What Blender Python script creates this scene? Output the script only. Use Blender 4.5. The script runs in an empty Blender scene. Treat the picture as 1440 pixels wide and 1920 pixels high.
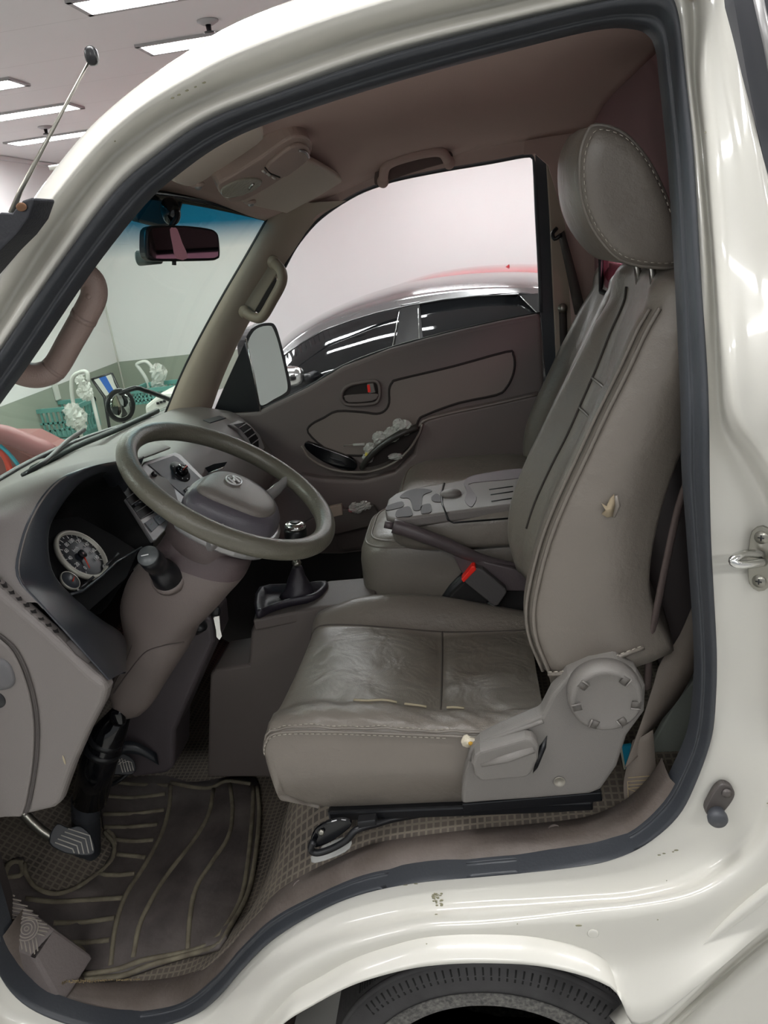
import bpy, bmesh, math, random
import numpy as np
from mathutils import Vector, Matrix
random.seed(7)
S = bpy.context.scene
COL = S.collection
PI = math.pi

# ------------------------------------------------------------------ camera
F = 1440.0
CAM = np.array([0.0, -1.0, 1.65])
def cam_basis(vy=(885, 425), roll=7.0):
    y = np.array([vy[0]-720, 960-vy[1], -F]); y = y/np.linalg.norm(y)
    s, c = math.sin(math.radians(roll)), math.cos(math.radians(roll))
    k = F*y[2]/(s*y[0]-c*y[1])
    d = np.array([s*k, -c*k, -F]); d = d/np.linalg.norm(d)
    u = -d
    return np.array([np.cross(y, u), y, u])
MW = cam_basis()
cd = bpy.data.cameras.new('camera'); cam = bpy.data.objects.new('camera', cd); COL.objects.link(cam)
cd.sensor_fit = 'VERTICAL'; cd.sensor_height = 36.0; cd.lens = 36.0*F/1920.0
cd.clip_start = 0.02; cd.clip_end = 200
m4 = Matrix([list(MW[0])+[CAM[0]], list(MW[1])+[CAM[1]], list(MW[2])+[CAM[2]], [0, 0, 0, 1]])
cam.matrix_world = m4
S.camera = cam

# ------------------------------------------------------------------ light and exposure
S.view_settings.view_transform = 'Standard'; S.view_settings.look = 'None'
S.view_settings.exposure = 0.42; S.view_settings.gamma = 1.0
S.view_settings.use_curve_mapping = False
w = bpy.data.worlds.new('daylight'); S.world = w; w.use_nodes = True
w.node_tree.nodes['Background'].inputs[0].default_value = (0.93, 0.97, 1.0, 1)
w.node_tree.nodes['Background'].inputs[1].default_value = 0.35
S.cycles.max_bounces = 6; S.cycles.transparent_max_bounces = 12
S.cycles.caustics_reflective = False; S.cycles.caustics_refractive = False
S.cycles.sample_clamp_indirect = 4.0
STRIP_GLOW = 36.0

# ------------------------------------------------------------------ helpers
def U(px, py, x=None, y=None, z=None):
    """world point seen at a photograph position, at the given real distance"""
    r = MW @ np.array([px-720.0, 960.0-py, -F])
    if y is not None: t = (y-CAM[1])/r[1]
    elif x is not None: t = (x-CAM[0])/r[0]
    else: t = (z-CAM[2])/r[2]
    return Vector(CAM+t*r)

def lin(h):
    h = h.lstrip('#'); o = []
    for i in (0, 2, 4):
        c = int(h[i:i+2], 16)/255.0
        o.append(c/12.92 if c <= 0.04045 else ((c+0.055)/1.055)**2.4)
    return tuple(o)+(1.0,)

def pm(name, col, rough=0.5, metal=0.0, bump=0.0, bscale=300.0, var=0.0, vscale=6.0, coat=0.0, emit=0.0, spec=0.5, col2=None):
    m = bpy.data.materials.new(name); m.use_nodes = True
    nt = m.node_tree; b = nt.nodes['Principled BSDF']
    c = lin(col) if isinstance(col, str) else col
    b.inputs['Base Color'].default_value = c
    b.inputs['Roughness'].default_value = rough; b.inputs['Metallic'].default_value = metal
    b.inputs['Coat Weight'].default_value = coat; b.inputs['Coat Roughness'].default_value = 0.06
    b.inputs['Specular IOR Level'].default_value = spec
    if emit:
        b.inputs['Emission Color'].default_value = c; b.inputs['Emission Strength'].default_value = emit
    tc = nt.nodes.new('ShaderNodeTexCoord')
    if var or col2:
        n = nt.nodes.new('ShaderNodeTexNoise'); n.inputs['Scale'].default_value = vscale; n.inputs['Detail'].default_value = 5
        nt.links.new(tc.outputs['Object'], n.inputs['Vector'])
        r = nt.nodes.new('ShaderNodeValToRGB')
        r.color_ramp.elements[0].position = 0.35; r.color_ramp.elements[1].position = 0.68
        d = lin(col2) if col2 else tuple(v*(1-var) for v in c[:3])+(1,)
        r.color_ramp.elements[0].color = d; r.color_ramp.elements[1].color = c
        nt.links.new(n.outputs['Fac'], r.inputs['Fac']); nt.links.new(r.outputs['Color'], b.inputs['Base Color'])
    if bump:
        n2 = nt.nodes.new('ShaderNodeTexNoise'); n2.inputs['Scale'].default_value = bscale; n2.inputs['Detail'].default_value = 2
        bp = nt.nodes.new('ShaderNodeBump'); bp.inputs['Strength'].default_value = bump; bp.inputs['Distance'].default_value = 0.002
        nt.links.new(tc.outputs['Object'], n2.inputs['Vector']); nt.links.new(n2.outputs['Fac'], bp.inputs['Height'])
        nt.links.new(bp.outputs['Normal'], b.inputs['Normal'])
    return m

def grid_bump(m, scale, axes=('X', 'Y'), duty=0.25, dist=0.002, strength=0.8, tint=None, tintfac=0.5, rot=0.0, dots=False):
    """raised grid (or punched dots) on a material, in object space"""
    nt = m.node_tree; b = nt.nodes['Principled BSDF']
    tc = nt.nodes.new('ShaderNodeTexCoord'); mp = nt.nodes.new('ShaderNodeMapping'); mp.inputs['Rotation'].default_value = (0, 0, rot)
    nt.links.new(tc.outputs['Object'], mp.inputs['Vector'])
    sp = nt.nodes.new('ShaderNodeSeparateXYZ'); nt.links.new(mp.outputs['Vector'], sp.inputs[0])
    def math_(op, a, bb=None):
        n = nt.nodes.new('ShaderNodeMath'); n.operation = op
        for i, v in enumerate((a, bb)):
            if v is None: continue
            if isinstance(v, (int, float)): n.inputs[i].default_value = v
            else: nt.links.new(v, n.inputs[i])
        return n.outputs[0]
    d = []
    for a in axes:
        f = math_('FRACT', math_('MULTIPLY', sp.outputs[a], scale))
        d.append(math_('ABSOLUTE', math_('SUBTRACT', f, 0.5)))
    if dots:
        q = math_('SQRT', math_('ADD', math_('MULTIPLY', d[0], d[0]), math_('MULTIPLY', d[1], d[1])))
        h = math_('GREATER_THAN', q, duty)
    else:
        h = math_('GREATER_THAN', math_('MAXIMUM', d[0], d[1]) if len(d) > 1 else d[0], 0.5-duty/2)
    bp = nt.nodes.new('ShaderNodeBump'); bp.inputs['Strength'].default_value = strength; bp.inputs['Distance'].default_value = dist
    nt.links.new(h, bp.inputs['Height'])
    old = b.inputs['Normal'].links
    if old: nt.links.new(old[0].from_socket, bp.inputs['Normal'])
    nt.links.new(bp.outputs['Normal'], b.inputs['Normal'])
    if tint:
        mx = nt.nodes.new('ShaderNodeMix'); mx.data_type = 'RGBA'
        src = b.inputs['Base Color']
        if src.links: nt.links.new(src.links[0].from_socket, mx.inputs[6])
        else: mx.inputs[6].default_value = src.default_value
        mx.inputs[7].default_value = lin(tint)
        nt.links.new(math_('MULTIPLY', h, tintfac), mx.inputs[0])
        nt.links.new(mx.outputs[2], src)
    return m

def glass(name, col, gloss=0.08, rough=0.02, band=None):
    m = bpy.data.materials.new(name); m.use_nodes = True; nt = m.node_tree
    for n in list(nt.nodes): nt.nodes.remove(n)
    out = nt.nodes.new('ShaderNodeOutputMaterial'); t = nt.nodes.new('ShaderNodeBsdfTransparent'); g = nt.nodes.new('ShaderNodeBsdfGlossy')
    mx = nt.nodes.new('ShaderNodeMixShader'); fr = nt.nodes.new('ShaderNodeLayerWeight'); fr.inputs[0].default_value = .5; pw = nt.nodes.new('ShaderNodeMath'); pw.operation = 'POWER'; pw.inputs[1].default_value = 5.0
    ma = nt.nodes.new('ShaderNodeMath'); ma.operation = 'MULTIPLY_ADD'; ma.inputs[1].default_value = 0.35; ma.inputs[2].default_value = gloss*0.3
    nt.links.new(fr.outputs['Facing'], pw.inputs[0]); nt.links.new(pw.outputs[0], ma.inputs[0]); nt.links.new(ma.outputs[0], mx.inputs[0])
    t.inputs[0].default_value = lin(col); g.inputs['Roughness'].default_value = rough
    if band:   # tinted shade band near the top edge of a windscreen
        tc = nt.nodes.new('ShaderNodeTexCoord'); sp = nt.nodes.new('ShaderNodeSeparateXYZ'); r = nt.nodes.new('ShaderNodeMapRange')
        nt.links.new(tc.outputs['Object'], sp.inputs[0]); nt.links.new(sp.outputs['Z'], r.inputs[0])
        r.inputs[1].default_value = band[0]; r.inputs[2].default_value = band[1]
        rm = nt.nodes.new('ShaderNodeValToRGB'); rm.color_ramp.elements[0].color = lin(col); rm.color_ramp.elements[1].color = lin(band[2])
        nt.links.new(r.outputs[0], rm.inputs[0]); nt.links.new(rm.outputs[0], t.inputs[0])
    nt.links.new(t.outputs[0], mx.inputs[1]); nt.links.new(g.outputs[0], mx.inputs[2]); nt.links.new(mx.outputs[0], out.inputs[0])
    return m

def thing(name, label, cat, loc=(0, 0, 0), group=None):
    o = bpy.data.objects.new(name, None); COL.objects.link(o); o.location = loc; o.empty_display_size = 0.05
    return tag(o, label, cat, group)
def tag(o, label, cat, group=None):
    o['label'] = label; o['category'] = cat
    if group: o['group'] = group
    return o
def root_loc(p):
    v = Vector((0, 0, 0))
    while p is not None: v += p.location; p = p.parent
    return v

def obj(name, verts, faces, mat, parent=None, smooth=True, sub=0, bevel=0.0, solid=0.0, label=None, mats=None, midx=None, angle=None, bseg=2):
    me = bpy.data.meshes.new(name); me.from_pydata([tuple(v) for v in verts], [], [tuple(f) for f in faces]); me.update()
    bm = bmesh.new(); bm.from_mesh(me); bmesh.ops.remove_doubles(bm, verts=bm.verts, dist=1e-6) if midx is None else None
    bmesh.ops.recalc_face_normals(bm, faces=bm.faces); bm.to_mesh(me); bm.free()
    for p in me.polygons: p.use_smooth = smooth
    for mm in (mats or [mat]): me.materials.append(mm)
    if midx:
        for i, k in enumerate(midx):
            if i < len(me.polygons): me.polygons[i].material_index = k
    o = bpy.data.objects.new(name, me); COL.objects.link(o)
    if parent is not None:
        o.parent = parent; o.location = -root_loc(parent)
    if solid:
        md = o.modifiers.new('thick', 'SOLIDIFY'); md.thickness = solid; md.offset = -1
    if bevel:
        md = o.modifiers.new('bevel', 'BEVEL'); md.width = bevel; md.segments = bseg; md.limit_method = 'ANGLE'; md.angle_limit = math.radians(35)
    if sub:
        md = o.modifiers.new('sub', 'SUBSURF'); md.levels = sub; md.render_levels = sub
    if bevel or angle:
        md = o.modifiers.new('wn', 'WEIGHTED_NORMAL'); md.keep_sharp = True
    if label: o['label'] = label
    return o
def struct(name, verts, faces, mat, parent=None, **k):
    o = obj(name, verts, faces, mat, parent, **k); o['kind'] = 'structure'; return o

def grid(rows, cu=False, cv=False, cap=False):
    """rows: list of equally long point rows; cu closes row to row, cv closes inside a row"""
    n = len(rows[0]); v = [Vector(p) for r in rows for p in r]; f = []
    R = len(rows)
    for i in range(R if cu else R-1):
        for j in range(n if cv else n-1):
            a = i*n+j; b = i*n+(j+1) % n; c = ((i+1) % R)*n+(j+1) % n; d = ((i+1) % R)*n+j
            f.append((a, b, c, d))
    if cap and cv:
        f.append(tuple(range(n))[::-1]); f.append(tuple((R-1)*n+j for j in range(n)))
    return v, f
def cr(P, n=4, closed=False):
    P = [Vector(p) for p in P]; N = len(P); out = []
    for i in range(N if closed else N-1):
        if closed: a, b, c, d = P[i-1], P[i], P[(i+1) % N], P[(i+2) % N]
        else:
            b, c = P[i], P[i+1]; a = P[i-1] if i else b*2-c; d = P[i+2] if i+2 < N else c*2-b
        for k in range(n):
            t = k/n
            out.append(0.5*((2*b)+(c-a)*t+(2*a-5*b+4*c-d)*t*t+(3*b-a-3*c+d)*t**3))
    if not closed: out.append(P[-1])
    return out
def merge(*parts):
    V, Fc = [], []
    for v, f in parts:
        o = len(V); V += list(v); Fc += [tuple(i+o for i in q) for q in f]
    return V, Fc
def tube(P, r, n=10, closed=False, flat=1.0, up=None, cap=True):
    P = [Vector(p) for p in P]; N = len(P); rows = []
    R = r if isinstance(r, (list, tuple)) else [r]*N
    nrm = None
    for i, p in enumerate(P):
        t = (P[(i+1) % N]-P[i-1]) if closed else (P[min(i+1, N-1)]-P[max(i-1, 0)])
        t = t.normalized() if t.length > 1e-9 else Vector((0, 0, 1))
        if up is not None: a = t.cross(Vector(up)); a = a.normalized() if a.length > 1e-6 else t.orthogonal().normalized()
        elif nrm is None: a = t.orthogonal().normalized()
        else:
            a = nrm-t*nrm.dot(t); a = a.normalized() if a.length > 1e-6 else t.orthogonal().normalized()
        nrm = a; b = t.cross(a)
        rows.append([p+R[i]*(math.cos(2*PI*k/n)*a+flat*math.sin(2*PI*k/n)*b) for k in range(n)])
    return grid(rows, cu=closed, cv=True, cap=(cap and not closed))
def prism(P, vec):
    P = [Vector(p) for p in P]; n = len(P); vec = Vector(vec)
    v = P+[p+vec for p in P]
    f = [tuple(range(n))[::-1], tuple(range(n, 2*n))]+[(i, (i+1) % n, n+(i+1) % n, n+i) for i in range(n)]
    return v, f
def box(c, s, R=None):
    c = Vector(c); v = []
    for dx in (-.5, .5):
        for dy in (-.5, .5):
            for dz in (-.5, .5):
                q = Vector((dx*s[0], dy*s[1], dz*s[2])); v.append(c+(R @ q if R else q))
    return v, [(0, 1, 3, 2), (4, 6, 7, 5), (0, 4, 5, 1), (2, 3, 7, 6), (0, 2, 6, 4), (1, 5, 7, 3)]
def frame(ax):
    ax = Vector(ax).normalized(); a = ax.orthogonal().normalized(); return a, ax.cross(a), ax
def lathe(prof, c, ax, n=24, a0=None):
    """prof: (radius, height) pairs along ax"""
    a, b, ax = frame(ax); c = Vector(c)
    if a0 is not None: a = Vector(a0).normalized(); b = ax.cross(a)
    rows = [[c+ax*h+max(r, 1e-5)*(math.cos(2*PI*k/n)*a+math.sin(2*PI*k/n)*b) for k in range(n)] for r, h in prof]
    return grid(rows, cv=True, cap=True)
def ell(c, s, nu=16, nv=10, R=None, p=2.0):
    """super-ellipsoid"""
    def q(v): return math.copysign(abs(v)**(2.0/p), v)
    rows = []
    for i in range(nv+1):
        ph = -PI/2+PI*i/nv
        row = []
        for k in range(nu):
            th = 2*PI*k/nu
            v = Vector((q(math.cos(ph))*q(math.cos(th))*s[0], q(math.cos(ph))*q(math.sin(th))*s[1], q(math.sin(ph))*s[2]))
            row.append(Vector(c)+(R @ v if R else v))
        rows.append(row)
    return grid(rows, cv=True)
def lerp(a, b, t): return a+(b-a)*t
def interp(x, T):
    if x <= T[0][0]: return T[0][1]
    for (a, p), (b, q) in zip(T, T[1:]):
        if x <= b: return p+(q-p)*(x-a)/(b-a)
    return T[-1][1]
def sm(t): t = max(0, min(1, t)); return t*t*(3-2*t)

# ------------------------------------------------------------------ materials
paint = pm('cream_paint', '#c9c7bf', 0.28, coat=0.8, var=0.02, vscale=3)
rubber = pm('seal_rubber', '#34373c', 0.45, bump=0.15, bscale=200)
black = pm('black_plastic', '#17181b', 0.35)
blackg = pm('black_gloss', '#0e0f12', 0.12)
chrome = pm('chrome', '#d8d8d6', 0.15, metal=1.0)
steel = pm('worn_steel', '#9a988f', 0.3, metal=0.9)
headl = pm('headliner_cloth', '#c4aca4', 0.9, bump=0.3, bscale=500, spec=0.2)
trimb = pm('beige_trim', '#a89a8b', 0.6, bump=0.2, bscale=600)
trimd = pm('taupe_plastic', '#6f6561', 0.5, bump=0.25, bscale=700)
trimg = pm('grey_plastic', '#76706d', 0.45, bump=0.3, bscale=700)
dashd = pm('dark_slate_plastic', '#33363c', 0.28, bump=0.1, bscale=600)
doorm = pm('door_trim', '#6e6360', 0.55, bump=0.25, bscale=700)
silver = pm('silver_plastic', '#a9a8a8', 0.32, metal=0.5)
leather = pm('taupe_leather', '#777068', 0.36, bump=0.22, bscale=420, var=0.06, vscale=9)
leathd = grid_bump(pm('perforated_leather', '#7b746b', 0.38, bump=0.15, bscale=420), 190, dots=True, duty=0.2, dist=0.0008, strength=0.5, rot=0.785)
seatp = pm('seat_plastic', '#74706c', 0.5, bump=0.3, bscale=800)
thread = pm('pale_thread', '#b3aca0', 0.8)
floorm = grid_bump(pm('floor_rubber', '#5b534b', 0.8, bump=0.6, bscale=60, col2='#3d3733', vscale=9), 75, duty=0.3, dist=0.003, strength=1.0, tint='#7d7466', tintfac=0.55)
sillm = pm('sill_plastic', '#655c57', 0.6, bump=0.4, bscale=120, col2='#554c46', vscale=14)
matm = pm('mat_rubber', '#5b5451', 0.62, bump=0.5, bscale=90, col2='#3f3938', vscale=11)
matr = pm('dirty_mat_rib', '#77705f', 0.85, bump=0.6, bscale=120, col2='#5b5447', vscale=30)
concrete = pm('concrete', '#b9b8b3', 0.5, var=0.15, vscale=1.5)
wallw = pm('white_wall', '#dbdada', 0.85, var=0.02, vscale=1)
wallg = pm('grey_green_wall', '#8d9488', 0.85, var=0.05, vscale=2)
ceilm = pm('ceiling_board', '#e3e1e2', 0.85, var=0.03, vscale=1)
lightm = pm('fluorescent_diffuser', '#ffffff', 0.5, emit=STRIP_GLOW)
beltm = grid_bump(pm('belt_webbing', '#7f756c', 0.6, bump=0.2, bscale=900), 900, axes=('X',), duty=0.5, dist=0.0004, strength=0.3)
hazy = pm('grimy_white', '#c9c8c2', 0.6)
GZ = -0.18
grid_bump(ceilm, 1/.62, axes=('Y',), duty=.008, dist=.002, strength=.4, tint='#9d9a9a', tintfac=.35)
def wrinkle(m, scale, dist, strength):
    nt = m.node_tree; b = nt.nodes['Principled BSDF']; tc = nt.nodes.new('ShaderNodeTexCoord'); n = nt.nodes.new('ShaderNodeTexNoise')
    n.inputs['Scale'].default_value = scale; n.inputs['Detail'].default_value = 3; n.inputs['Distortion'].default_value = .6
    bp = nt.nodes.new('ShaderNodeBump'); bp.inputs['Strength'].default_value = strength; bp.inputs['Distance'].default_value = dist
    nt.links.new(tc.outputs['Object'], n.inputs['Vector']); nt.links.new(n.outputs['Fac'], bp.inputs['Height'])
    old = b.inputs['Normal'].links
    if old: nt.links.new(old[0].from_socket, bp.inputs['Normal'])
    nt.links.new(bp.outputs['Normal'], b.inputs['Normal'])
wrinkle(leather, 14, .012, .35); wrinkle(leathd, 12, .016, .45); wrinkle(leather, 60, .002, .35)
wrinkle(matm, 8, .01, .4)

# ------------------------------------------------------------------ the garage
def quad(name, P, m, kind=True, thick=0.1, into=(0, 0, -1)):
    v, f = prism(P, Vector(into)*thick); return struct(name, v, f, m, smooth=False)
XF, YW, ZC = -4.4, 8.05, 2.8
quad('floor', [(XF-.1, -6, GZ), (7, -6, GZ), (7, YW+.1, GZ), (XF-.1, YW+.1, GZ)], concrete)
quad('ceiling', [(XF-.1, -4, ZC), (7, -4, ZC), (7, YW+.1, ZC), (XF-.1, YW+.1, ZC)], ceilm, into=(0, 0, 1))
BH = 0.60
quad('wall_right', [(XF, YW, BH), (7, YW, BH), (7, YW, ZC), (XF, YW, ZC)], wallw, into=(0, 1, 0))
quad('trim_1', [(XF, YW, GZ), (7, YW, GZ), (7, YW, BH), (XF, YW, BH)], wallg, into=(0, 1, 0))
quad('wall_front', [(XF, -4, BH), (XF, YW, BH), (XF, YW, ZC), (XF, -4, ZC)], wallw, into=(-1, 0, 0))
quad('trim_2', [(XF, -4, GZ), (XF, YW, GZ), (XF, YW, BH), (XF, -4, BH)], wallg, into=(-1, 0, 0))
quad('wall_rear', [(7, -4, GZ), (7, YW, GZ), (7, YW, ZC), (7, -4, ZC)], wallw, into=(1, 0, 0))
quad('trim_3', [(XF, -4, ZC-.04), (XF, YW, ZC-.04), (XF+.03, YW, ZC-.04), (XF+.03, -4, ZC-.04)], wallw, into=(0, 0, 1), thick=.035)
v, f = tube([(XF+.006, YW-.006, GZ), (XF+.006, YW-.006, ZC)], .012, 6); struct('trim_4', v, f, hazy)
fixm = pm('fixture_grey', '#a8a5a6', 0.6)
def strip(x0, y0, L, label, tilt=0.0):
    t = thing('ceiling_light', label, 'ceiling light', (x0, y0, ZC), 'recessed fluorescent strips in the ceiling')
    W = .19
    fr = merge(box((x0+L/2, y0-W/2-.012, ZC-.006), (L+.05, .025, .016)), box((x0+L/2, y0+W/2+.012, ZC-.006), (L+.05, .025, .016)),
               box((x0-.012, y0, ZC-.006), (.025, W+.05, .016)), box((x0+L+.012, y0, ZC-.006), (.025, W+.05, .016)))
    obj('frame', *fr, fixm, t, smooth=False)
    obj('diffuser', *box((x0+L/2, y0, ZC-.004), (L, W, .012)), lightm, t, smooth=False)
strip(-1.69, 2.93, 1.25, 'fluorescent strip light in the ceiling, the one nearest the top edge of the photo')
strip(-1.74, 3.80, 1.25, 'fluorescent strip light in the ceiling right of the antenna tip, partly behind the cab roof')
strip(-3.93, 4.03, 1.25, 'short visible end of a fluorescent strip light at the left edge of the photo')
strip(-4.02, 4.93, 1.25, 'fluorescent strip light in the ceiling crossed by the middle of the antenna')
strip(-3.93, 6.06, 1.25, 'fluorescent strip light in the ceiling lowest in view, crossed by the antenna')
for yy in (-2.6, .0):
    for xx in (-3.2, -.9, 1.4, 3.7): strip(xx, yy, 1.25, 'fluorescent strip light in the ceiling, above the photographer and the truck')
for yy in (4.9, 6.9):  # hidden strips added to brighten the far wall
    for xx in (-.75, .9, 3.2): strip(xx, yy, 1.25, 'added fluorescent strip light in the ceiling behind the cab, outside the view')
for k, (px, py) in enumerate(((389, 38), (84, 237))):
    p = U(px, py, z=ZC)
    lb = ('round sprinkler head in the ceiling above the short strip end near the cab roof', 'round sprinkler head in the ceiling left of the antenna, between two strips')[k]
    t = thing('sprinkler_head', lb, 'sprinkler', p, 'ceiling sprinklers')
    obj('rosette', *lathe([(.055, 0), (.055, -.006), (.03, -.02), (.018, -.02)], p, (0, 0, 1)), fixm, t)
    obj('nozzle', *lathe([(.015, -.015), (.012, -.05), (.028, -.052), (.028, -.058)], p, (0, 0, 1), 12), black, t)

# ------------------------------------------------------------------ truck cab body
def yb(py): return 0.09*max(0, min(1, (800-py)/760.0))
OFF = {'U': (0, -.016, .012, -.030, -.036, .03), 'R': (0, -.004, .015, -.018, -.030, -.035), 'J': (0, .008, .010, -.036, -.042, -.045),
       'B': (0, -.008, -.030, -.066, -.072, -.105), 'S': (0, -.006, -.022, -.055, -.062, -.07)}
ST = [  # seal inner, seal outer, then five body lines going outward
 ('U', (-60, 820), (-95, 790), (-108, 780), (-122, 770), (-142, 755), (-160, 740), (-178, 728)),
 ('U', (26, 700), (-7, 677), (-22, 665), (-38, 658), (-60, 645), (-78, 634), (-94, 624)),
 ('U', (148, 520), (115, 500), (95, 488), (74, 475), (52, 461), (35, 451), (18, 441)),
 ('U', (255, 384), (222, 358), (203, 341), (184, 325), (168, 310), (151, 295), (133, 280)),
 ('U', (326, 320), (302, 288), (287, 268), (271, 248), (255, 227), (240, 208), (225, 188)),
 ('U', (408, 264), (389, 229), (379, 209), (369, 191), (356, 166), (342, 140), (328, 112)),
 ('U', (513, 219), (500, 184), (492, 163), (485, 144), (473, 112), (460, 78), (447, 41)),
 ('U', (732, 148), (720, 107), (713, 86), (705, 64), (696, 37), (684, 0), (670, -42)),
 ('U', (978, 81), (970, 42), (965, 22), (960, 0), (953, -28), (945, -68), (935, -112)),
 ('U', (1125, 46), (1118, 8), (1114, -12), (1110, -34), (1103, -62), (1095, -100), (1085, -145)),
 ('U', (1195, 44), (1205, -8), (1206, -28), (1207, -50), (1208, -78), (1210, -118), (1215, -160)),
 ('R', (1228, 60), (1248, -10), (1262, -28), (1275, -42), (1290, -60), (1330, -90), (1390, -140)),
 ('R', (1241, 95), (1268, 30), (1284, 22), (1302, 15), (1318, 12), (1345, 5), (1374, 0)),
 ('R', (1246, 146), (1282, 146), (1293, 145), (1303, 145), (1318, 143), (1360, 142), (1399, 140)),
 ('R', (1262, 300), (1297, 290), (1308, 290), (1318, 288), (1332, 286), (1380, 284), (1430, 282)),
 ('R', (1274, 495), (1309, 495), (1322, 495), (1336, 495), (1347, 493), (1400, 490), (1475, 487)),
 ('J', (1283, 680), (1322, 680), (1333, 680), (1348, 680), (1362, 676), (1410, 670), (1490, 660)),
 ('J', (1287, 790), (1326, 786), (1340, 786), (1357, 792), (1378, 783), (1420, 770), (1500, 750)),
 ('J', (1288, 890), (1327, 890), (1360, 880), (1402, 868), (1423, 850), (1460, 830), (1520, 800)),
 ('J', (1296, 1000), (1329, 995), (1390, 985), (1452, 965), (1475, 950), (1510, 930), (1560, 900)),
 ('J', (1303, 1100), (1334, 1095), (1400, 1095), (1480, 1080), (1500, 1070), (1530, 1060), (1580, 1050)),
 ('J', (1310, 1213), (1340, 1210), (1353, 1210), (1480, 1210), (1500, 1210), (1540, 1210), (1590, 1210)),
 ('J', (1310, 1297), (1339, 1290), (1353, 1297), (1470, 1330), (1495, 1340), (1530, 1350), (1580, 1360)),
 ('S', (1300, 1382), (1331, 1370), (1352, 1380), (1450, 1440), (1480, 1460), (1510, 1480), (1560, 1510)),
 ('S', (1276, 1445), (1302, 1455), (1325, 1475), (1415, 1535), (1430, 1580), (1470, 1610), (1530, 1660)),
 ('S', (1245, 1500), (1268, 1520), (1290, 1545), (1362, 1600), (1370, 1642), (1400, 1690), (1440, 1735)),
 ('B', (1190, 1552), (1210, 1570), (1230, 1592), (1290, 1652), (1294, 1682), (1310, 1760), (1325, 1835)),
 ('B', (1125, 1581), (1140, 1600), (1150, 1615), (1190, 1680), (1190, 1702), (1195, 1800), (1198, 1925)),
 ('B', (1060, 1592), (1065, 1614), (1070, 1628), (1100, 1688), (1100, 1712), (1130, 1805), (1144, 1844)),
 ('B', (980, 1600), (982, 1624), (985, 1638), (1000, 1694), (1000, 1722), (1020, 1780), (1030, 1806)),
 ('B', (900, 1607), (900, 1632), (900, 1646), (900, 1699), (900, 1731), (905, 1776), (910, 1797)),
 ('B', (775, 1622), (775, 1643), (776, 1660), (785, 1710), (788, 1737), (795, 1785), (800, 1802)),
 ('B', (681, 1639), (667, 1669), (672, 1684), (680, 1731), (690, 1760), (705, 1800), (715, 1822)),
 ('B', (587, 1679), (587, 1705), (592, 1718), (610, 1753), (622, 1783), (640, 1823), (650, 1845)),
 ('B', (512, 1720), (512, 1754), (520, 1766), (540, 1787), (555, 1820), (575, 1857), (587, 1879)),
 ('B', (456, 1772), (458, 1808), (466, 1818), (483, 1830), (505, 1860), (530, 1890), (542, 1905)),
 ('B', (408, 1826), (413, 1860), (420, 1868), (437, 1880), (470, 1908), (495, 1925), (510, 1937)),
 ('B', (345, 1876), (367, 1893), (375, 1905), (395, 1925), (430, 1950), (450, 1970), (465, 1985)),
 ('S', (275, 1893), (290, 1916), (295, 1930), (310, 1952), (330, 1990), (345, 2010), (355, 2030)),
 ('S', (200, 1896), (205, 1919), (200, 1935), (195, 1960), (190, 2000), (185, 2020), (180, 2050)),
 ('S', (130, 1885), (122, 1901), (112, 1915), (100, 1940), (80, 1980), (70, 2000), (60, 2020)),
 ('S', (62, 1848), (50, 1866), (35, 1885), (15, 1910), (-10, 1940), (-30, 1960), (-50, 1980)),
 ('S', (18, 1785), (3, 1808), (-12, 1825), (-35, 1840), (-60, 1860), (-80, 1870), (-100, 1880)),
 ('S', (-12, 1690), (-30, 1710), (-45, 1720), (-65, 1730), (-90, 1740), (-110, 1745), (-130, 1750)),
 ('S', (-70, 1500), (-95, 1510), (-110, 1515), (-130, 1520), (-150, 1525), (-170, 1530), (-190, 1530)),
 ('S', (-130, 1300), (-155, 1300), (-170, 1300), (-190, 1300), (-210, 1300), (-230, 1300), (-250, 1300)),
 ('S', (-160, 1100), (-190, 1090), (-205, 1085), (-225, 1080), (-250, 1075), (-270, 1070), (-290, 1065)),
 ('S', (-130, 930), (-165, 910), (-178, 900), (-195, 890), (-215, 880), (-235, 870), (-255, 860)),
]
cab = thing('truck_cab', 'cream-white body of the small truck cab, its driver door open', 'truck', (0, 0, GZ))
cols = [[] for _ in range(8)]
for k, *P in ST:
    o = OFF[k]
    for j in range(1, 7):
        p = P[j]; cols[j].append(U(p[0], p[1], y=yb(p[1])+o[j-1]))
    b = cols[6][-1]
    cols[7].append(b+(Vector((-.03, .16, .0)) if k == 'U' else Vector((0, .14, .03))))
SI = [U(P[1][0], P[1][1], y=yb(P[1][1])+.028) for P in ST]
SO = [Vector(c) for c in cols[1]]
dense = [cr(c, 5, True) for c in cols[1:]]
rows = []
for i in range(len(dense[0])): rows.append(cr([d[i] for d in dense], 4))
obj('body_side_panel', *grid(rows, cu=True), paint, cab)
# door weather seal: bulb and inner lip
si, so = cr(SI, 5, True), cr(SO, 5, True); rows = []; lip = []
for a, b in zip(si, so):
    d = b-a; o = Vector((0, -1, 0)); prof = [b+d*.02+o*-.03, b+d*.02+o*.002, b-d*.06+o*.015, b-d*.3+o*.023, b-d*.52+o*.020, b-d*.66+o*.008, b-d*.72+o*.002, b-d*.80+o*.006, b-d*.95+o*.006, a-d*.04-o*.006, a+o*-.03]
    rows.append(prof)
seal = obj('door_seal', *grid(rows, cu=True), rubber, cab, label='black rubber weather seal')
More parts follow.
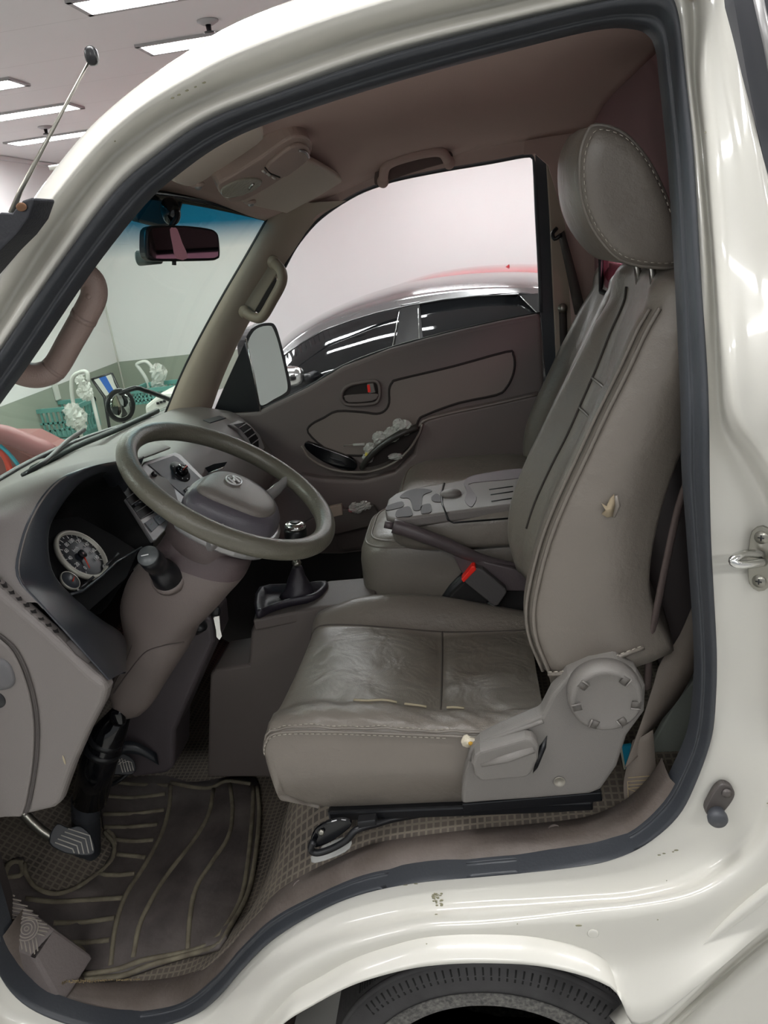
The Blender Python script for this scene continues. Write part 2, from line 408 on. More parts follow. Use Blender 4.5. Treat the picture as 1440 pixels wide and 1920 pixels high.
# inner return of the opening behind the seal
rows = [[a+Vector((0, .0, 0)), a+(a-Vector((-.4, a.y, 1.2)))*.012+Vector((0, .03, 0)), a+(a-Vector((-.4, a.y, 1.2)))*.03+Vector((0, .07, 0))] for a in si]
obj('opening_return', *grid(rows, cu=True), pm('dark_trim', '#3a3433', .6), cab)
# rear lower side panel below the crease
cl0 = [(1150, 1915), (1196, 1872), (1252, 1818), (1332, 1742), (1440, 1655), (1560, 1560)]
rows = []
for off_, y_ in ((-14, -.045), (0, -.062), (13, -.078), (24, -.074), (36, -.042), (47, -.066), (58, -.074), (68, -.048), (77, -.016), (86, -.016), (98, -.044), (125, -.050), (220, -.050), (420, -.050)):
    rows.append(cr([U(a+.63*off_, b+.77*off_, y=y_) for a, b in cl0], 4))
obj('rear_corner_panel', *grid(rows), paint, cab, solid=.004)
obj('rear_side_panel', *prism([U(*p, y=-.028) for p in ((1462, 420), (1640, 420), (1760, 2150), (1230, 2200), (1215, 1960), (1460, 1760), (1540, 1640), (1580, 1400), (1575, 1200), (1545, 900), (1490, 700))], (0, .03, 0)), paint, cab, smooth=False, bevel=.004)
# roof skin
RX = [-.75, -.62, -.45, -.25, 0, .2, .42]
def roofz(x): return interp(x, [(-.8, 1.78), (-.62, 1.87), (-.45, 1.93), (-.25, 1.985), (0, 2.01), (.42, 2.02)])
rows = []
for i in range(15):
    y = .13+1.26*i/14; q = (y-.755)/.66; xh = -.675+.10*q*q
    rows.append([(x, y, lerp(1.835-.04*q*q, roofz(x)-.10*abs(q)**4, sm((x-xh)/.25))) for x in [lerp(xh, .42, t) for t in (0, .04, .1, .2, .3, .45, .6, .8, 1)]])
obj('roof_skin', *grid(rows), paint, cab, solid=.006)

def zsi(x): return interp(x, [(-.70, 1.70), (-.62, 1.728), (-.585, 1.738), (-.52, 1.752), (-.40, 1.785), (-.28, 1.818), (-.11, 1.843), (.05, 1.857), (.24, 1.862), (.4, 1.862)])
rows = []
NY, NX = 28, 30
for i in range(NY+1):
    s = -1+2*i/NY; y = .755+.655*s
    xh = -.685+.10*s*s; zh = 1.81-.065*s*s; e = 1-abs(s)**4.5
    row = []
    for j in range(NX+1):
        t = j/NX; x = lerp(xh, .36, t)
        zm = lerp(zh, 1.905, 1-(1-t)**3.4); zz = lerp(zsi(x), zm, e)
        row.append((x, y, max(zz, zsi(x))+(.014*sm((.55-y)/.4))))
    rows.append(row)
obj('headliner', *grid(rows), headl, cab, solid=.004, label='mauve-grey cloth headliner')

# passenger side: rail trim between headliner and window, window outline
WIN = [(533, 500), (547, 473), (562, 450), (590, 417), (625, 389), (670, 362), (710, 346), (750, 334), (830, 318), (920, 303), (985, 291), (999, 294), (1003, 306), (1007, 400), (1012, 500), (1015, 586)]
WY = 1.445
win3 = [U(*p, y=WY) for p in WIN]
rail = []
for p in cr(win3[3:13], 3):
    x = p.x
    rail.append([Vector((x, 1.40, max(zsi(x), p.z+.02))), Vector((x, 1.415, p.z+.028)), Vector((x, 1.425, p.z+.010)), Vector((x, 1.43, p.z+.002))])
obj('side_rail_trim', *grid(rail), headl, cab)
v, f = tube(cr(win3, 3), .007, 8, up=(0, 1, 0)); obj('window_seal', v, f, rubber, cab)
# passenger A pillar trim
WE = [(535, 384), (507, 402), (460, 484), (410, 570), (350, 683), (309, 780)]
DE = [(650, 376), (590, 417), (528, 506), (462, 610), (418, 702), (390, 779)]
rows = []
for a, b in zip(cr([U(*p, y=1.36) for p in WE], 4), cr([U(*p, y=1.44) for p in DE], 4)):
    m = (a+b)/2; rows.append([a+Vector((0, .03, 0)), a, a*.75+b*.25+Vector((.0, -.018, 0)), m+Vector((0, -.028, 0)), a*.25+b*.75+Vector((0, -.02, 0)), b, b+Vector((0, .02, 0))])
obj('pillar_trim', *grid(rows), trimb, cab, label='beige plastic pillar trim by the passenger door')
v, f = tube(cr([U(*p, y=1.365)for p in WE[1:]], 4), .006, 6); obj('windshield_gasket', v, f, black, cab)
# rear pillar on passenger side
def pane(name, pts, y, m, parent, th=.012, **k):
    return obj(name, *prism([U(*p, y=y) for p in pts], (0, th, 0)), m, parent, smooth=False, **k)
pane('rear_pillar', [(1003, 290), (1030, 282), (1050, 470), (1075, 800), (1030, 800), (1012, 560)], 1.44, rubber, cab)
pane('pillar_trim', [(1024, 300), (1060, 290), (1120, 420), (1130, 700), (1080, 760), (1046, 760), (1030, 400)], 1.415, trimb, cab, bevel=.004, label='beige lower pillar trim behind the passenger seat')
P = cr([U(*p, y=1.40) for p in ((984, 262), (990, 246), (1010, 237), (1080, 226), (1130, 214), (1248, 182))], 4)
obj('headliner_seam', *tube(P, .0035, 6), pm('seam_dark', '#4a3c3a', .9), cab)
pane('quarter_trim', [(982, 290), (986, 250), (1012, 238), (1090, 224), (1150, 232), (1150, 640), (1075, 660), (1060, 420), (1028, 310), (1003, 288)], 1.402, headl, cab, th=.008)
# back wall with rear window
def wallx(x, y0, y1, z0, z1, th=.02): return box(((x+th/2), (y0+y1)/2, (z0+z1)/2), (th, y1-y0, z1-z0))
XB = .345; wy0, wy1, wz0, wz1 = .28, 1.27, 1.44, 1.60
rearm = pm('rear_wall_cloth', '#8a686c', .85, bump=.2, bscale=400)
obj('back_panel', *merge(wallx(XB, .10, 1.42, 1.34, wz0), wallx(XB, .10, 1.42, wz1, 1.95), wallx(XB, .10, wy0, wz0, wz1), wallx(XB, wy1, 1.42, wz0, wz1)), rearm, cab, smooth=False, bevel=.004)
obj('lower_back_panel', *wallx(XB, .10, 1.42, .55, 1.34), pm('back_wall_shade', '#3a2f2f', .9), cab, smooth=False)  # lower wall coloured darker to paint in the shade behind the seat
obj('rear_window', *wallx(XB+.004, wy0, wy1, wz0, wz1, .004), glass('rear_glass', '#f0c8d4'), cab, smooth=False)
v, f = tube([(XB-.002, wy0, wz0), (XB-.002, wy1, wz0), (XB-.002, wy1, wz1), (XB-.002, wy0, wz1)], .008, 6, closed=True); obj('rear_window_seal', v, f, black, cab)

# windshield
rows = []
for i in range(21):
    y = .105+1.34*i/20; s = (y-.755)/.64
    top = Vector((-.690+.10*s*s, y, 1.805-.055*s*s)); bot = Vector((-1.16+.13*s*s, y, 1.215-.03*s*s))
    row = []
    for j in range(9):
        t = j/8; p = top.lerp(bot, t); p += Vector((-.03, 0, .025))*math.sin(PI*t); row.append(p)
    rows.append(row)
shield = glass('windshield_glass', '#dbe9df', gloss=.12, band=(1.675, 1.745, '#1b6e8a'))
obj('windshield', *grid(rows), shield, cab)
top_edge = [r[0] for r in rows]; bot_edge = [r[-1] for r in rows]
fr1 = grid([[p+Vector((.004, 0, .012)), p+Vector((-.012, 0, -.018))+Vector((.006, 0, 0))] for p in top_edge])
obj('frit_band', *fr1, blackg, cab, solid=.002)
obj('windshield_gasket', *tube(bot_edge, .009, 8), black, cab)
# cowl in front of the screen base
rows = [[Vector((p.x+.03, p.y, p.z-.02)), p+Vector((-.01, 0, .0)), p+Vector((-.07, 0, -.03)), p+Vector((-.16, 0, -.09)), p+Vector((-.26, 0, -.32))] for p in bot_edge]
obj('cowl_panel', *grid(rows), pm('cowl_black', '#2b3030', .4), cab)

# floor of the cab following the sill line
low = [(p.x, p.z) for p in si[5*24:5*43] if p.z < .95]
low = sorted(low)
def zfl(x): return interp(x, low)-.012
def zfloor(x, y):
    z = zfl(x)
    if x > .03: z = min(z, zfl(.03)+.01)
    if x < -.9: z = zfl(-.82)+max(0, -x-.98)*.7
    return lerp(z, interp(x, [(-1.3, .51), (-.98, .292), (-.60, .292), (-.55, .32), (-.44, .60), (-.36, .675), (-.2, .688), (.4, .69)]), sm((y-.09)/.16))
def UF(px, py, h=.012):
    z = .33
    for _ in range(14):
        p = U(px, py, z=z); z = .5*z+.5*(zfloor(p.x, p.y)+h)
    return U(px, py, z=z)
rows = []
ys = [.075, .09, .10, .12, .14, .16, .18, .2, .22, .25, .3, .45, .6, .8, 1.0, 1.2, 1.42]
for i in range(61):
    x = -1.30+1.64*i/60; z = zfl(x)
    if x > .03: z = min(z, zfl(.03)+.01)
    if x < -.9: z = zfl(-.82)+max(0, -x-.98)*.7
    row = []
    for y in ys:
        zz = zfloor(x, y)
        row.append((x, y, zz))
    rows.append(row)
obj('cab_floor', *grid(rows), floorm, cab, solid=.01)
# sill plate
sl = [p for p in si[5*24+2:5*42+3]]
rows = []
for p in sl:
    inw = (Vector((-.35, p.y, 1.0))-p).normalized()*.006
    rows.append([p+Vector((0, -.002, 0)), p+Vector((0, .008, 0))+inw, p+Vector((0, .03, 0))+inw*1.2, p+Vector((0, .065, -.004))+inw, p+Vector((0, .075, -.014))])
obj('sill_plate', *grid(rows), sillm, cab)
for px, py in ((152, 1866), (338, 1857), (562, 1664), (793, 1590), (1040, 1560)):
    p = U(px, py, y=.075); p.z -= .0
    obj('sill_clip', *lathe([(.013, -.002), (.013, .004), (.010, .007), (.009, .005)], p, (0, -.45, .9), 20), sillm, cab)
# firewall, passenger-side lower wall
dkm = pm('under_dash_black', '#1c1a1a', .8)
obj('firewall', *box((-1.31, .755, .62), (.04, 1.30, .9)), dkm, cab, smooth=False)
obj('lower_side_wall', *box((-.38, 1.52, .60), (1.60, .05, 1.06)), dkm, cab, smooth=False)
plan = cr([Vector(p) for p in ((-1.06, -.055, 0), (-1.20, -.03, 0), (-1.36, .08, 0), (-1.45, .30, 0), (-1.48, .75, 0), (-1.45, 1.22, 0), (-1.36, 1.46, 0), (-1.20, 1.56, 0), (-1.0, 1.575, 0))], 4)
obj('front_panel', *grid([[Vector((p.x*k, lerp(.75, p.y, 1-(1-k)*1.2), z)) for z, k in ((.10, .97), (.25, .995), (.6, 1.0), (.9, .985), (1.05, .955), (1.13, .92))] for p in plan]), paint, cab, solid=.006)

# ------------------------------------------------------------------ seats
def dashes(P, L, gap, r, off=(0, 0, 0)):
    """a row of short stitches along a polyline"""
    P = [Vector(p)+Vector(off) for p in P]; out = []; d = [0]
    for a, b in zip(P, P[1:]): d.append(d[-1]+(b-a).length)
    def at(s):
        for i in range(len(P)-1):
            if s <= d[i+1]: return P[i].lerp(P[i+1], (s-d[i])/max(1e-9, d[i+1]-d[i]))
        return P[-1]
    s = 0
    while s+L < d[-1]:
        out.append(tube([at(s), at(s+L)], r, 4)); s += L+gap
    return merge(*out)

def seat_back(root, T=lambda v: v, seams=True):
    E = [(1030, 1262), (1005, 1200), (999, 1150), (1008, 1090), (1030, 1010), (1060, 935), (1100, 850), (1135, 775), (1175, 695), (1210, 620), (1234, 578)]
    G = [(1010, 1180), (990, 1110), (972, 1060), (957, 1010), (957, 950), (976, 885), (1011, 815), (1047, 738), (1090, 655), (1119, 597), (1148, 552)]
    E3 = [U(*p, y=.12) for p in E]; G3 = [U(*p, y=.58) for p in G]
    n = len(E3); rows = []
    for i, (e, g) in enumerate(zip(E3, G3)):
        t = i/(n-1); th = lerp(.185, .105, t)
        gx = interp(e.z, [(q.z, q.x) for q in G3])
        z = e.z; ins = .028*math.sin(PI*min(1, t*1.1))+.012
        ex = e.x
        rows.append([Vector((ex+th+.03, .37, z+.03)), Vector((ex+th+.02, .16, z+.025)), Vector((ex+th, .125, z+.02)), Vector((ex+th*.6, .100, z+.01)), Vector((ex+.03, .104, z)), Vector((ex+.004, .117, z)),
                     Vector((ex-.012, .145, z)), Vector((ex-.006, .18, z)), Vector((ex+ins, .225, z)), Vector((lerp(ex, gx, .5)+ins+.012, .36, z)), Vector((gx+ins, .49, z)),
                     Vector((gx-.004, .535, z)), Vector((gx, .575, z)), Vector((gx+.03, .60, z)), Vector((gx+th*.7, .60, z+.01)), Vector((gx+th+.01, .57, z+.02))])
    top = rows[-1]; z0 = top[5].z
    for dz, dx, sc in ((.022, .012, .985), (.036, .035, .93), (.040, .06, .80)):
        c = Vector((top[5].x+.06, .36, z0+dz)); rows.append([Vector((c.x+(p.x+dx*.5-c.x)*sc, c.y+(p.y-c.y)*(sc if sc > .95 else sc+.04), z0+dz+(p.z-z0)*.5)) for p in top])
    D = [cr(c, 4) for c in zip(*rows)]; R = [cr([d[i] for d in D], 3, True) for i in range(len(D[0]))]
    R = [[T(p) for p in r] for r in R]
    v, f = grid(R, cv=True, cap=True)
    nn = len(R[0]); o = obj('backrest', v, f, None, root, mats=[leather, leathd], midx=[1 if (24 <= (k % nn) < 30 and k//nn < len(R)-8) else 0 for k in range(len(f))])
    ne = [T(Vector(r[5])) for r in rows[:n]]
    if seams:
        ce = cr(ne, 6)
        obj('seam', *tube([p+Vector((-.003, -.001, 0)) for p in ce], .0034, 6), leather, root)
        obj('seam', *tube([p+Vector((-.014, .010, 0)) for p in ce], .003, 6), leather, root)
        sd = cr([T(Vector((r[5].x+.010, .1125, r[5].z))) for r in rows[:n]], 6)
        obj('stitching', *dashes(sd, .006, .004, .0008, (0, -.001, 0)), thread, root, label='pale dashed stitching along the backrest edge')
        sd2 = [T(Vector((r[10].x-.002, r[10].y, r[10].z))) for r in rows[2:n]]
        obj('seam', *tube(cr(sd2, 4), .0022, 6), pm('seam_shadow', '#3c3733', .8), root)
        # cross seams over the front panel
        for zz in (1.355, 1.30):
            k = min(range(n), key=lambda i: abs(rows[i][5].z-zz)); a, b = (k, k+1) if rows[k][5].z < zz else (k-1, k)
            t = (zz-rows[a][5].z)/(rows[b][5].z-rows[a][5].z)
            L = [T(rows[a][j].lerp(rows[b][j], t)+Vector((-.0015, 0, 0))) for j in (8, 9, 10)]
            obj('seam', *tube(cr(L, 6), .0025, 6), leather, root)
        # bottom edge seam and hanging skirt
        b0 = [U(1028, 1264, y=.105), U(1060, 1262, y=.095), U(1120, 1246, y=.092), U(1170, 1228, y=.095), U(1207, 1214, y=.11)]
        obj('seam', *tube(cr(b0, 5), .0035, 6), leather, root)
        obj('stitching', *dashes(cr([p+Vector((0, -.003, .006)) for p in b0], 5), .006, .004, .0008), thread, root, label='pale stitching along the lower backrest edge')
        obj('skirt', *grid([[p+Vector((0, .003, 0)), p+Vector((.003, .012, -.02)), p+Vector((.006, .035, -.05))] for p in cr(b0, 4)]), leather, root)
        # rear cover welt running down behind the side panel
        w0 = [U(p[0], p[1], y=.13) for p in ((1292, 890), (1270, 960), (1250, 1050), (1232, 1140), (1218, 1215), (1214, 1290))]
        obj('rear_welt', *tube(cr(w0, 5), .008, 8, flat=.6), pm('seat_cloth', '#544845', .8, bump=.3), root)
        # tear in the leather
        a = U(1143, 955, y=.093)
        tr = [(-.012, .010), (-.004, .004), (.002, .018), (.008, .024), (.010, .004), (.006, -.012), (-.004, -.014), (-.012, -.008), (-.006, -.002)]
        obj('tear', *prism([a+Vector((x*.9, -.001, z*.9)) for x, z in tr], (0, .006, 0)), pm('torn_foam', '#94866f', .9, bump=.5, bscale=150), root, label='small beige tear in the leather side')
        obj('tear_flap', *tube([a+Vector((.009, -.004, .022)), a+Vector((.011, -.006, .008)), a+Vector((.005, -.005, -.011))], [.003, .004, .002], 6), leather, root)
    return o

def headrest(root, T=lambda v: v):
    OL = [(1118, 234), (1170, 250), (1215, 300), (1250, 370), (1272, 440), (1278, 492), (1240, 502), (1165, 487), (1115, 432), (1092, 372), (1088, 300), (1098, 256)]
    O3 = cr([U(*p, y=.25) for p in OL], 4, True); c = sum(O3, Vector())/len(O3)
    rows = []
    for y, s, dx in ((.2425, .30, 0), (.2405, .62, 0), (.242, .86, 0), (.247, .96, 0), (.255, 1.0, 0), (.263, .985, 0), (.275, 1.01, -.003), (.31, 1.03, -.010), (.38, 1.03, -.014), (.45, 1.03, -.010), (.485, 1.01, -.004), (.505, .93, 0), (.515, .78, 0), (.52, .5, 0)):
        rows.append([T(Vector((c.x+(p.x-c.x)*s+(dx if p.x < c.x else 0), y, c.z+(p.z-c.z)*s))) for p in O3])
    v, f = grid(rows, cv=True, cap=True)
    h = obj('headrest', v, f, leather, root)
    e = [T(Vector((c.x+(p.x-c.x)*1.0, .254, c.z+(p.z-c.z)*1.0))) for p in O3]
    obj('seam', *tube(e, .003, 6, closed=True), leather, h)
    e2 = [T(Vector((c.x+(p.x-c.x)*.93, .2425, c.z+(p.z-c.z)*.93))) for p in O3]
    obj('stitching', *dashes(e2+[e2[0]], .0055, .0045, .0008), thread, h, label='pale dashed stitching round the headrest side')
    for y in (.32, .44):
        a = T(Vector((.283, y, 1.515))); obj('headrest_post', *tube([a, a+Vector((-.012, 0, .10))], .006, 10), chrome, root, label='chrome post')
        obj('post_guide', *box(a+Vector((-.003, 0, .052)), (.03, .026, .012)), black, root, bevel=.003)

seat = thing('driver_seat', 'worn taupe leather driver seat with a tear in the backrest side', 'seat', (-.1, .36, .66))
seat_back(seat); headrest(seat)
# cushion
def cushion():
    c2 = [U(*p, y=.115) for p in ((523, 1366), (609, 1364), (715, 1367), (822, 1371), (910, 1374), (1010, 1370))]
    c3 = [U(*p, y=.165) for p in ((532, 1331), (609, 1321), (715, 1324), (825, 1336), (915, 1338), (1020, 1332))]
    c6 = [U(*p, y=.52) for p in ((605, 1173), (660, 1172), (740, 1178), (829, 1185), (905, 1185), (993, 1182))]
    c7 = [U(*p, y=.60) for p in ((614, 1140), (674, 1120), (745, 1114), (828, 1119), (905, 1131), (988, 1146))]
    c0 = [U(*p, y=.13) for p in ((552, 1500), (620, 1513), (715, 1511), (822, 1506), (910, 1504), (1010, 1500))]
    R = []
    for i in range(6):
        b, s, t, n, k = c0[i], c2[i], c3[i], c6[i], c7[i]
        m1 = Vector(((b.x+s.x)/2, .100, (b.z+s.z)/2))
        a = t.lerp(n, .14)+Vector((0, 0, -.010)); q = t.lerp(n, .5)+Vector((0, 0, -.012)); q2 = t.lerp(n, .88)+Vector((0, 0, -.006))
        R.append([Vector((b.x, .17, b.z-.008)), b, m1, Vector((s.x, .108, s.z-.02)), s, s*.5+t*.5+Vector((0, -.006, .006)), t, a, q, q2, n, n.lerp(k, .5)+Vector((0, 0, .012)), k, Vector((k.x, .635, k.z-.035)), Vector((k.x, .63, .70)), Vector((k.x, .58, .66))])
    # nose of the cushion
    f = R[0]; xs = [f[j].x for j in range(16)]
    def nose(dx, dz, zmin, push=0):
        o = []
        for j, p in enumerate(f):
            z = max(zmin, p.z+dz) if j not in (0, 1, 14, 15) else p.z+(0 if dz > -.1 else .0)
            c = .37; y = c+(p.y-c)*(1-push)
            o.append(Vector((p.x+dx+(.012 if j in (1, 2, 14) else 0), y, z)))
        return o
    R = [nose(.03, -.4, .668, .12), nose(-.022, -.105, .70, .05), nose(-.034, -.055, .72, .02), nose(-.026, -.018, .70, .0)]+R
    D = [cr(c, 8) for c in zip(*R)]; rows = [cr([d[i] for d in D], 5) for i in range(len(D[0]))]
    NU, NV = len(rows), len(rows[0])
    for i in range(NU):
        for j in range(NV):
            p = rows[i][j]
            if 6.6*5 < j < 10.0*5 and i > 26:
                w_ = math.sin(PI*(j-33)/17.0)
                u_ = (i-32)/8.0      # stations: crease at station 3 after the nose
                cr_ = math.exp(-((i-56)/1.4)**2)
                puff = .5-.5*math.cos(2*PI*(u_/3.0)) if u_ < 3 else .5-.5*math.cos(2*PI*((u_-3)/2.4))
                p.z += w_*(.008*puff-.008*cr_)
            if 20 <= j <= 33: p.z += .0018*math.sin(i*.55)+.0012*math.sin(i*1.3+j)
    return rows
rows = cushion()
v, f = grid(rows)
nv = len(rows[0])-1
midx = [1 if (33 <= (k % nv) < 50 and k//nv > 24) else 0 for k in range(len(f))]
obj('seat_cushion', v, f, None, seat, mats=[leather, leathd], midx=midx)
def cline(j, off=(0, 0, 0), a=0, b=None): return [r[j]+Vector(off) for r in rows[a:b]]
obj('seam', *tube(cline(20, (0, -.001, .001), 18), .0028, 6), leather, seat)
obj('seam', *tube(cline(18, (0, -.002, 0), 18), .0028, 6), leather, seat)
obj('seam', *tube(cline(50, (0, 0, .000), 20), .002, 6), pm('seam_line', '#4b4540', .8), seat)
obj('seam', *tube([rows[56][j]+Vector((0, 0, .0005)) for j in range(33, 51)], .002, 6), bpy.data.materials['seam_line'], seat)
obj('stitching', *dashes(cline(21, (0, -.002, .001), 18, -14), .006, .004, .0008), thread, seat, label='pale stitching above the cushion side seam')
obj('stitching', *dashes(cline(17, (0, -.003, 0), 18, -14), .006, .004, .0008), thread, seat, label='pale stitching below the cushion side seam')
foam = bpy.data.materials['torn_foam']
pale = pm('worn_edge', '#a59a82', .9)
for a, b in ((44, 50), (51, 54), (57, 60)):
    obj('worn_seam', *tube([rows[i][33]+Vector((0, -.002, .0045)) for i in range(a, b+1)], .0024, 5, flat=1), pale, seat, label='scuffed pale patch on the cushion edge')
a = U(878, 1391, y=.098)
obj('tear', *prism([a+Vector((x, -.003, z)) for x, z in ((-.012, .002), (-.007, .010), (-.001, .012), (.004, .006), (.012, .004), (.014, -.004), (.006, -.010), (-.004, -.009), (-.010, -.006))], (0, .008, 0)), pm('torn_foam_pale', '#d8cfba', .9, bump=.6, bscale=200), seat, label='torn corner of the cushion showing pale foam')
obj('tear_foam', *ell(a+Vector((.004, -.003, -.001)), (.004, .003, .004)), pm('yellow_foam', '#c79a3c', .9), seat)
# recliner cover, knob, lever
def poly(px, y): return [U(*p, y=y) for p in px]
CV = [(865, 1509), (866, 1480), (871, 1451), (882, 1413), (900, 1395), (940, 1374), (1015, 1342), (1036, 1301), (1065, 1267), (1107, 1247), (1157, 1238), (1194, 1259), (1211, 1288), (1209, 1335), (1176, 1380), (1157, 1438), (1127, 1482), (1105, 1490), (1000, 1499), (923, 1504)]
cov = obj('recliner_cover', *prism(poly(CV, .072), (0, .035, 0)), seatp, seat, smooth=False, bevel=.007, bseg=3)
P = poly([(868, 1470), (900, 1466), (1030, 1458), (1040, 1500), (1000, 1501), (866, 1510)], .066)
LV = [(884, 1433), (890, 1416), (900, 1408), (985, 1384), (1000, 1386), (1011, 1400), (1009, 1425), (997, 1450), (986, 1460), (902, 1467), (889, 1455)]
obj('adjust_lever', *prism(poly(LV, .045), (0, .027, 0)), seatp, cov, smooth=False, bevel=.006, bseg=3)
obj('adjust_lever_ridge', *tube([U(902, 1434, y=.046), U(950, 1422, y=.042), U(1000, 1404, y=.046)], [.004, .007, .007], 8, flat=.6), seatp, cov)
obj('lever_gap', *prism(poly([(1012, 1400), (1026, 1380), (1024, 1402), (1008, 1440), (999, 1450)], .0705), (0, .003, 0)), black, cov)
obj('cover_edge', *tube(cr(poly([(880, 1425), (888, 1403), (915, 1389), (980, 1366), (1018, 1352)], .070), 4), .004, 6), seatp, cov)
hc = U(1136, 1312, y=.045); rr = (U(1208, 1312, y=.045)-hc).length
knob = obj('recliner_knob', *lathe([(rr*.99, -.03), (rr, -.012), (rr*.97, .000), (rr*.86, .006), (rr*.80, .003), (rr*.3, .003), (0, .003)], hc, (0, -1, 0), 48), seatp, seat, label='round grip-notched recliner knob')
for k, a in enumerate((52, 140, 193, 246, 303, 350)):
    a = math.radians(a); d = Vector((math.cos(a), 0, math.sin(a))); c = hc+d*rr*.80+Vector((0, -.004, 0))
    obj('knob_notch', *tube([c-d*rr*.13, c+d*rr*.10], .0060, 8, up=(0, 1, 0), flat=.45), pm('notch_dark', '#57534f', .5) if k == 0 else bpy.data.materials['notch_dark'], knob)
    obj('knob_rib', *tube([c-d*rr*.14+Vector((d.z*.007, -.002, -d.x*.007)), c+d*rr*.12+Vector((d.z*.007, -.002, -d.x*.007))], .0016, 6), seatp, knob)
bc = U(1049, 1466, y=.070)
obj('screw_hole', *lathe([(.010, 0), (.0095, .0012), (.008, -.0005), (.003, -.0006), (0, -.0006)], bc, (0, -1, 0), 20), pm('hole_metal', '#8f8a80', .5), cov)
# rail, slide bar
def bar(a, b, w_, h, m, parent, name, **k):
    a = Vector(a); b = Vector(b); t = (b-a).normalized(); s = t.cross(Vector((0, 0, 1))).normalized(); u = s.cross(t)
    v = [q+s*dx*w_/2+u*dz*h/2 for q in (a, b) for dx in (-1, 1) for dz in (-1, 1)]
    return obj(name, v, [(0, 1, 3, 2), (4, 6, 7, 5), (0, 4, 5, 1), (2, 3, 7, 6), (0, 2, 6, 4), (1, 5, 7, 3)], m, parent, smooth=False, bevel=min(w_, h)*.2, **k)
bar(U(618, 1520, y=.13), U(1110, 1500, y=.13), .035, .022, black, seat, 'seat_rail')
bar(U(680, 1525, y=.50)+Vector((0, 0, -.01)), (.12, .5, .668), .035, .022, black, seat, 'seat_rail')
bar(U(868, 1512, y=.115), U(1128, 1490, y=.115), .012, .02, black, seat, 'rail_side')
obj('rail_bracket', *prism(poly([(1060, 1500), (1108, 1496), (1120, 1540), (1098, 1540), (1078, 1520)], .13), (0, .03, 0)), black, seat, smooth=False)
ring = [U(588, 1577, y=.075), U(583, 1592, y=.075), U(594, 1599, y=.075), U(620, 1592, y=.075), U(650, 1575, y=.075), U(668, 1556, y=.08), U(705, 1545, y=.10), U(740, 1535, y=.12)]
obj('slide_handle', *tube(cr(ring+[U(800, 1525, y=.14)], 4), .0065, 8), black, seat)
obj('slide_handle', *prism([p+Vector((0, .0, 0)) for p in cr(poly([(582, 1580), (590, 1560), (612, 1545), (640, 1538), (660, 1545), (645, 1562), (615, 1582), (590, 1590)], .082), 3, True)], (0, .006, .004)), blackg, seat, smooth=False, bevel=.002)
obj('handle_bolt', *lathe([(.006, 0), (.006, .004), (.002, .005)], U(603, 1560, y=.08), (0, -1, .3), 6), steel, seat)
bar(U(672, 1540, y=.085), U(706, 1536, y=.085), .02, .012, black, seat, 'slide_handle')

# passenger seat backrest and bench cushions
ps = thing('passenger_seat', 'taupe leather passenger seat mostly hidden behind the driver backrest', 'seat', (.05, 1.18, .70))
seat_back(ps, lambda v: Vector((v.x+.078, v.y*.95+.815, v.z-.045)), seams=False)
def soft_box(name, x0, x1, y0, y1, z0, z1, m, parent, r=.03, p=5, tilt=0.0, **k):
    c = Vector(((x0+x1)/2, (y0+y1)/2, (z0+z1)/2)); R = Matrix.Rotation(tilt, 3, 'Y')
    return obj(name, *ell(c, ((x1-x0)/2, (y1-y0)/2, (z1-z0)/2), 48, 20, R, p), m, parent, **k)
soft_box('seat_cushion', -.28, .16, .96, 1.40, .70, .985, leather, ps, p=4.5)
def ring_on(x0, x1, y0, y1, z0, z1, p, zf, t0, t1, n=28):
    def q(v): return math.copysign(abs(v)**(2.0/p), v)
    ph = math.asin(max(-1, min(1, zf**(p/2.0))))
    return [Vector(((x0+x1)/2+q(math.cos(ph))*q(math.cos(t))*(x1-x0)/2, (y0+y1)/2+q(math.cos(ph))*q(math.sin(t))*(y1-y0)/2, (z0+z1)/2+zf*(z1-z0)/2)) for t in [lerp(t0, t1, i/n) for i in range(n+1)]]
obj('seam', *tube(ring_on(-.28, .16, .96, 1.40, .70, .985, 4.5, .82, PI*.70, PI*1.7), .003, 6), leather, ps)
cs = thing('centre_seat', 'narrow leather centre seat with its backrest folded flat as a tray', 'seat', (-.1, .8, .7))
soft_box('seat_cushion', -.335, .16, .665, .965, .70, .985, leather, cs, p=5)
for zf in (.80, .88): obj('seam', *tube(ring_on(-.335, .16, .665, .965, .70, .985, 5, zf, PI*.72, PI*1.72, 60), .0030, 6), leather, cs)
# folded backrest: leather body below, moulded tray on top
TZ = 1.055
TR = Matrix.Rotation(math.radians(0), 3, 'Y')
soft_box('folded_backrest', -.245, .20, .628, .905, .945, 1.05, leather, cs, p=4)
tr = [U(*p, z=TZ) for p in ((741, 973), (831, 961), (953, 946), (1040, 935), (1060, 868), (976, 878), (834, 906), (762, 917), (741, 925), (728, 935), (722, 955), (725, 968))]
tray = obj('tray', *prism([Vector((p.x, p.y, TZ-.026)) for p in tr], (0, 0, .026)), trimg, cs, smooth=False, bevel=.006, bseg=3, label='grey moulded plastic tray')
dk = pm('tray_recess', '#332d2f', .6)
def inset(px, m=dk, z=TZ, name='tray_recess', par=None, h=.0015, **k):
    return obj(name, *prism(cr([Vector((*U(*p, z=z).xy, z-.004)) for p in px], 3, True), (0, 0, .004+h)), m, par or tray, smooth=False, **k)
def o5(*q): return [(620+a/3.6, 860+b/3.6) for a, b in q]
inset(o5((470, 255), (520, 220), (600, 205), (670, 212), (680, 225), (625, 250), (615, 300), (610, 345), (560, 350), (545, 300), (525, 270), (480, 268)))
inset(o5((450, 350), (520, 325), (545, 345), (550, 385), (490, 395), (440, 395)))
